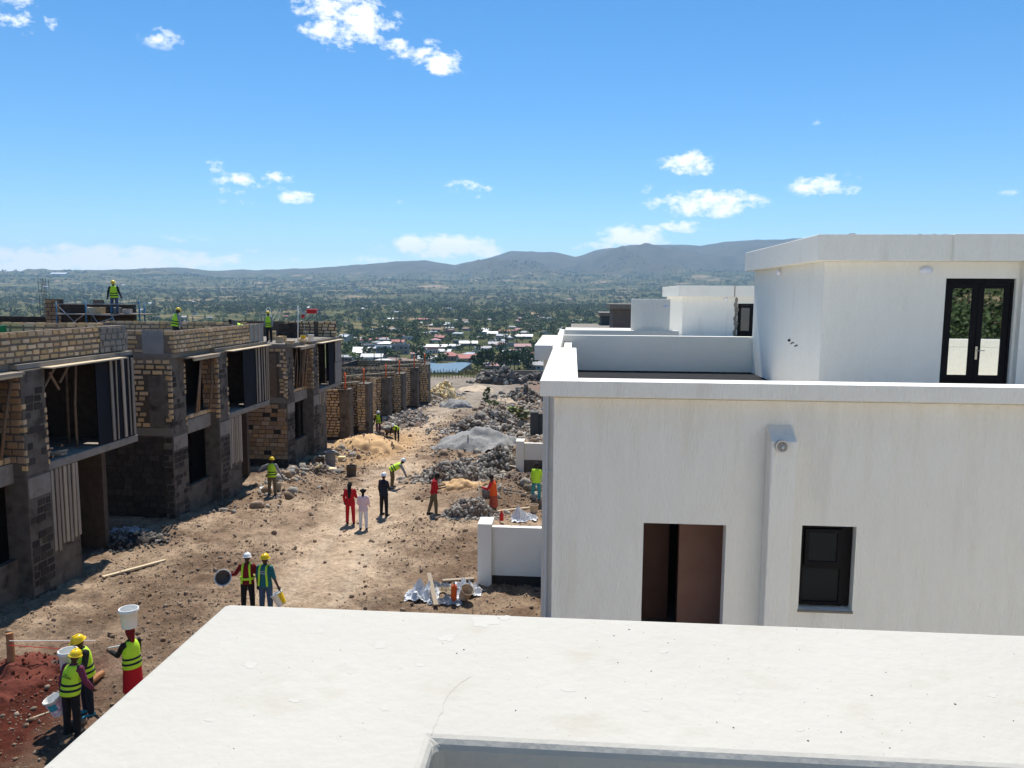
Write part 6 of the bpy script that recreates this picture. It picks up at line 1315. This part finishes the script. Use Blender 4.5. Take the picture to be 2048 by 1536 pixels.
# --- the water carriers at the lower left
pw1, J = person('person in hi-vis vest and yellow helmet, seen from behind with a printed paint bucket', G(146, 1466), -8, 1.66, 3, 9, [(dn(-.38, .0), dn(-.30, .18)), (dn(.25, .08), dn(.05, .55, -.8))], None, (12, -20), black, plum, HV, 'yellow', vox=.012)
h = J['hd'][0]; b1 = bucket(h[0]-.04, h[1], h[2]-.42, .125, .16, .36, MT['plasticwhite'], 'printed white paint bucket hanging from the hand of the helmeted carrier', tilt=(.1, -.35, .3))
lb = MB(); k = 14; aa = np.linspace(math.pi*1.05, math.pi*1.95, k); rr0, rr1 = .138, .158
lb.add([(r_*math.cos(q), r_*math.sin(q), zz) for r_, zz in ((.132, .05), (.157, .30)) for q in aa], [(i, i+1, k+i+1, k+i) for i in range(k-1)]); lb.build('printed_label', mat('label_print', (.62, .30, .44), (.80, .78, .80), rough=.5, scale=14, contrast=.08), b1, smooth=True, loc=(0, 0, 0))
lb = MB(); aa = np.linspace(math.pi*1.35, math.pi*1.65, k); lb.add([(r_*math.cos(q), r_*math.sin(q), zz) for r_, zz in ((.1465, .15), (.1605, .29)) for q in aa], [(i, i+1, k+i+1, k+i) for i in range(k-1)]); lb.build('label_emblem', cloth('emblem', (.05, .32, .42)), b1, smooth=True, loc=(0, 0, 0))
def back_print(J, root, lines, q0, colr, dist=.158, size=.055):
    """small printed lettering on the back of a garment"""
    for i, txt in enumerate(lines):
        c = bpy.data.curves.new('print', 'FONT'); c.body = txt; c.size = size*(1 if i == len(lines)-1 or len(lines) == 1 else .6)*J['s']; c.align_x = 'CENTER'; c.extrude = .002; tmp = bpy.data.objects.new('tmp', c); c.materials.append(colr); COL.objects.link(tmp); bpy.context.view_layer.update(); me_ = bpy.data.meshes.new_from_object(tmp.evaluated_get(bpy.context.evaluated_depsgraph_get())); bpy.data.objects.remove(tmp); o = bpy.data.objects.new('print', me_); COL.objects.link(o); o.parent = root
        p = J['hip']+J['t']*(q0-.065*i)*J['s']-J['fwd']*dist*J['s']; o.location = tuple(p); zax = -J['fwd']; yax = J['t']; xax = np.cross(yax, zax); o.rotation_euler = Matrix(np.column_stack((xax, yax, zax)).tolist()).to_euler()
back_print(J, pw1, ['(((((', 'OPTIVEN'], .38, band, .170, .062)
pw2, J2 = person('person in yellow helmet and teal shoes, half hidden, holding up a white bucket', G(176, 1424), 150, 1.70, 6, 0, [(dn(-.3, .3, -.7), dn(.35, .9, .35)), (dn(.3, .35, -.8), dn(-.1, .9, .3))], None, (15, 20), navy, black, HV, 'yellow', shoes=cloth('teal_shoe', (.04, .25, .36)), vox=.012)
q = atY(138, 1340, J2['chest'][1]-.5); bucket(q[0], q[1], q[2], .135, .165, .40, MT['plasticwhite'], 'white bucket with stacked rims held up beside the yellow helmet', rim=MT['plasticwhite'], handle=True)
pw3, J3 = person('person in hi-vis vest and red wrap balancing a white bucket on the head', G(268, 1400), 62, 1.63, 2, 0, [(dn(-.15, .45, -.8), dn(-.05, 1, .1)), (dn(.15, .25, -1), dn(-.1, 1, .12))], None, (0, 0), greyc, black, HV, None, scarf=maroon, skirt=redc, vox=.012)
tp = J3['top']; bucket(tp[0], tp[1], tp[2]+.005, .145, .18, .40, MT['plasticwhite'], 'white bucket balanced on the head of the person in the red wrap', rim=MT['plasticwhite'], handle=False)
bar_thing('stick', tuple(J3['hd'][1]), tuple(J3['hd'][1]+np.array((-.42, -.02, -.08))), .035, .03, MT['plasticwhite'], 'short white stick in the hand of the bucket-balancing person', 'stick', True)
# --- pair walking away
pm1, J = person('person in maroon shirt and white helmet, dark basin under the arm', G(497, 1226), 8, 1.66, 2, 0, [(dn(-.5, .05, -.8), dn(-.75, .35, -.25)), (dn(.3, .25, -.8), dn(-.6, .7, -.1))], None, (10, 0), black, maroon, None, 'white', straps=True, vox=.013)
h = J['hd'][0]; bn = bucket(h[0]-.05, h[1]-.06, h[2]-.05, .14, .21, .17, MT['plasticwhite'], 'dark-bottomed basin under the arm of the person in maroon', 'basin', cat='basin', handle=False, tilt=(1.15, 0, .35))
dk = MB(); dk.lathe([(.001, .03), (.120, .03), (.186, .160)], 20); dk.build('dark_lining', MT['drumdark'], bn, smooth=True, loc=(0, 0, .001))  # dark inside surface of the basin
c = MB(); pos = J['hip']+J['t']*.10*J['s']; c.loft([(pos, np.array((.200, 0, 0)), np.array((0, .160, 0))), (pos+J['t']*.06, np.array((.194, 0, 0)), np.array((0, .154, 0)))], 22, (False, False)); c.build('hi_vis_strap', HV, pm1, smooth=True, loc=(0, 0, 0)).modifiers.new('t', 'SOLIDIFY').thickness = .008
pm2, J = person('person in teal printed shirt and yellow helmet with hi-vis straps, bucket in right hand', G(533, 1227), -6, 1.74, 0, 0, [(dn(-.22, .02), dn(-.04, .1)), (dn(.28, -.02), dn(.38, .10))], None, (5, 15), jeans, teal, None, 'yellow', straps=True, sleeves='short', vox=.013)
back_print(J, pm2, ['PROPERTIES', 'OPTIVEN'], .39, cloth('print_white', (.7, .72, .72)), .149, .058)
h = J['hd'][1]; yb = bucket(h[0]+.07, h[1], h[2]-.42, .125, .16, .36, MT['plasticwhite'], 'white and yellow bucket carried by the person in the teal shirt', tilt=(.15, -.45, -.3))
lb = MB(); aa = np.linspace(-math.pi*.22, math.pi*.35, k); lb.add([(r_*math.cos(q), r_*math.sin(q), zz) for r_, zz in ((.128, .02), (.160, .33)) for q in aa], [(i, i+1, k+i+1, k+i) for i in range(k-1)]); lb.build('yellow_side', MT['yellow'], yb, smooth=True, loc=(0, 0, 0))
# --- middle distance
person('person in hi-vis vest with outstretched left arm at the edge of the house shadow', G(545, 993), 5, 1.72, 4, 0, [(dn(-.95, .1, -.45), dn(-.75, .2, -.75)), (dn(.45, .0), dn(.5, .2))], None, (8, 0), brownc, greyc, HV, 'yellow')
person('woman in red suit with long dark hair standing on the track', G(701, 1042), 6, 1.68, 0, 0, [(dn(-.25, -.02), dn(-.02, .4)), (dn(.25, .05), dn(-.15, .9, -.3))], None, (5, 12), redc, redc, None, None, hair='long', coat=.10)
person('woman in pink jacket and white trousers beside the woman in red', G(727, 1053), 4, 1.58, 0, 0, [(dn(-.2, .1), dn(.1, .7, -.5)), (dn(.2, .1), dn(-.1, .7, -.5))], None, (6, -10), whitec, pinkc, None, None, hair='puffs', coat=.08)
person('person in dark suit and white helmet on the track', G(768, 1028), -28, 1.78, 0, 0, [(dn(-.2, .0), dn(-.02, .2)), (dn(.22, .2), dn(.0, .9, -.1))], [((-.12, .05, -1), (-.04, .0, -1)), ((.14, -.05, -1), (.06, -.06, -1))], (5, 0), black, navy, None, 'white', coat=.06)
person('bending person in hi-vis vest, khaki trousers and white helmet', G(784, 974), -75, 1.72, 62, 0, [(dn(-.1, .45, -1), dn(.0, .5, -1)), (dn(.1, .5, -1), dn(.0, .4, -1))], [((-.12, .16, -1), (-.04, -.12, -1)), ((.14, .02, -1), (.04, -.1, -1))], (-20, 0), khaki, greyc, HV, 'white')
mp_, J = person('man in red shirt and khaki trousers looking down at his phone', G(868, 1030), -72, 1.76, 5, 0, [(dn(-.12, .25), dn(.1, 1, .15)), (dn(.12, .25), dn(-.1, 1, .15))], [((-.03, -.22, -1), (-.0, -.28, -1)), ((.05, .15, -1), (.03, .02, -1))], (45, 0), khaki, redc, None, None, hair='short', sleeves='short')
ph = MB(); h = (J['hd'][0]+J['hd'][1])/2; ph.box(-.04, .04, -.006, .006, -.075, .075); o = ph.build('phone', MT['frame'], None, loc=(0, 0, 0), bevel=.004); o.location = tuple(h+np.array((.02, 0, .04))); o.rotation_euler = (.6, 0, R(-72)); tag(o, 'dark phone in the hands of the man in red', 'phone')
po, J = person('person in orange vest and rust skirt holding an upright pole', G(987, 1026), 70, 1.65, 6, 0, [(dn(-.25, .35, -.8), dn(-.1, .9, .2)), (dn(.25, .1), dn(.0, .7, -.6))], None, (15, 0), brownc, redc, orangec, None, hair='short', skirt=cloth('rust', (.36, .07, .04)), bands=False)
h = J['hd'][0]; bar_thing('pole', (h[0]-.02, h[1]-.02, h[2]-1.1), (h[0]-.05, h[1]+.02, h[2]+.45), .035, .03, MT['plasticwhite'], 'thin upright pole in the hand of the person in orange', 'pole', True)
person('person in hi-vis jacket and teal trousers at the corner of the white house', G(1072, 1006), -20, 1.70, 4, 0, [(dn(-.3, .2), dn(-.1, .5)), (dn(.3, .2), dn(-.1, .6))], [((-.2, .18, -1), (-.08, -.12, -1)), ((.2, -.1, -1), (.08, -.2, -1))], (15, 0), tealt, HV, HV, None, hair='short', bands=False)
person('standing person in hi-vis vest and white helmet beside the orange sand heap', G(757, 869), 176, 1.74, 0, 0, [(dn(-.35, .1), dn(-.1, .2)), (dn(.35, .1), dn(.1, .2))], None, (8, 0), plum, black, HV, 'white', vox=.018)
person('bending person in hi-vis vest next to the wheelbarrow', G(794, 879), 165, 1.70, 66, 0, [(dn(-.1, .3, -1), dn(-.1, .3, -1)), (dn(.1, .3, -1), dn(.1, .3, -1))], None, (-10, 0), navy, black, HV, 'white', vox=.018)
# --- on the roofs
SZ = DZ+.02; a = atY(229, 610, SY+.15); person('person in hi-vis vest standing on the scaffold deck against the hills', (a[0], a[1], SZ), 205, 1.74, 6, 0, [(dn(-.3, .15), dn(-.35, .35, -.8)), (dn(.3, .0), dn(.12, .2))], None, (25, 0), jeans, navy, HV, 'yellow')
def roof_person(label, px, py, z, H=1.72, **k):
    """stands on a roof slab at height z; its helmet top shows at the pixel"""
    d = ray(px, py); Y = (z+H)/d[2]*d[1] if d[2] < 0 else 34; p = atY(px, py, Y); return person(label, (p[0], p[1], z), k.pop('facing', 0), H, **k)
a = atY(349, 640, 34.0); person('person in hi-vis vest working behind the parapet of the middle house', (a[0], a[1], -2.27), -35, 1.70, 14, 0, None, [((-.1, .42, -1), (-.03, -.35, -1)), ((.1, .38, -1), (.03, -.3, -1))], (15, 0), navy, greyc, HV, 'yellow')
a = atY(537, 620, 41.5); person('person in grey shirt and hi-vis vest among the hoist poles', (a[0], a[1], -2.27-.38), 170, 1.70, 4, 0, None, None, (10, 0), black, greyc, HV, 'yellow', vox=.018, zoff=float(a[2])-(-2.65)-1.76)
a = atY(487, 644, 35.2); person('crouching person in hi-vis vest at the end of the middle house parapet', (a[0], a[1], -2.27), 95, 1.70, 72, 0, [(dn(-.1, .3, -1), dn(-.05, .5, -.8)), (dn(.1, .4, -1), dn(.05, .5, -.8))], [((-.15, .75, -.6), (-.02, -.55, -.9)), ((.15, .8, -.5), (.02, -.6, -.9))], (-15, 0), navy, whitec, HV, None, hair='short', vox=.018)
block(464, 474, 643, 652, 34.9, 'rockdark', 'dark block on the end of the middle house parapet', 0, .2, -1.42)
# green tarp corner at the left edge
mm = MB(); a = atY(-6, 655, 24); mm.box(a[0]-.3, atY(4, 655, 24)[0], 23.9, 24.2, -1.85, atY(0, 651, 24)[2]); tag(mm.build('plastic_crate', mat('green_plastic', (.02, .22, .07), rough=.5), None, loc=tuple(a)), 'corner of a green crate on the roof at the left picture edge', 'crate')
settle_labels()
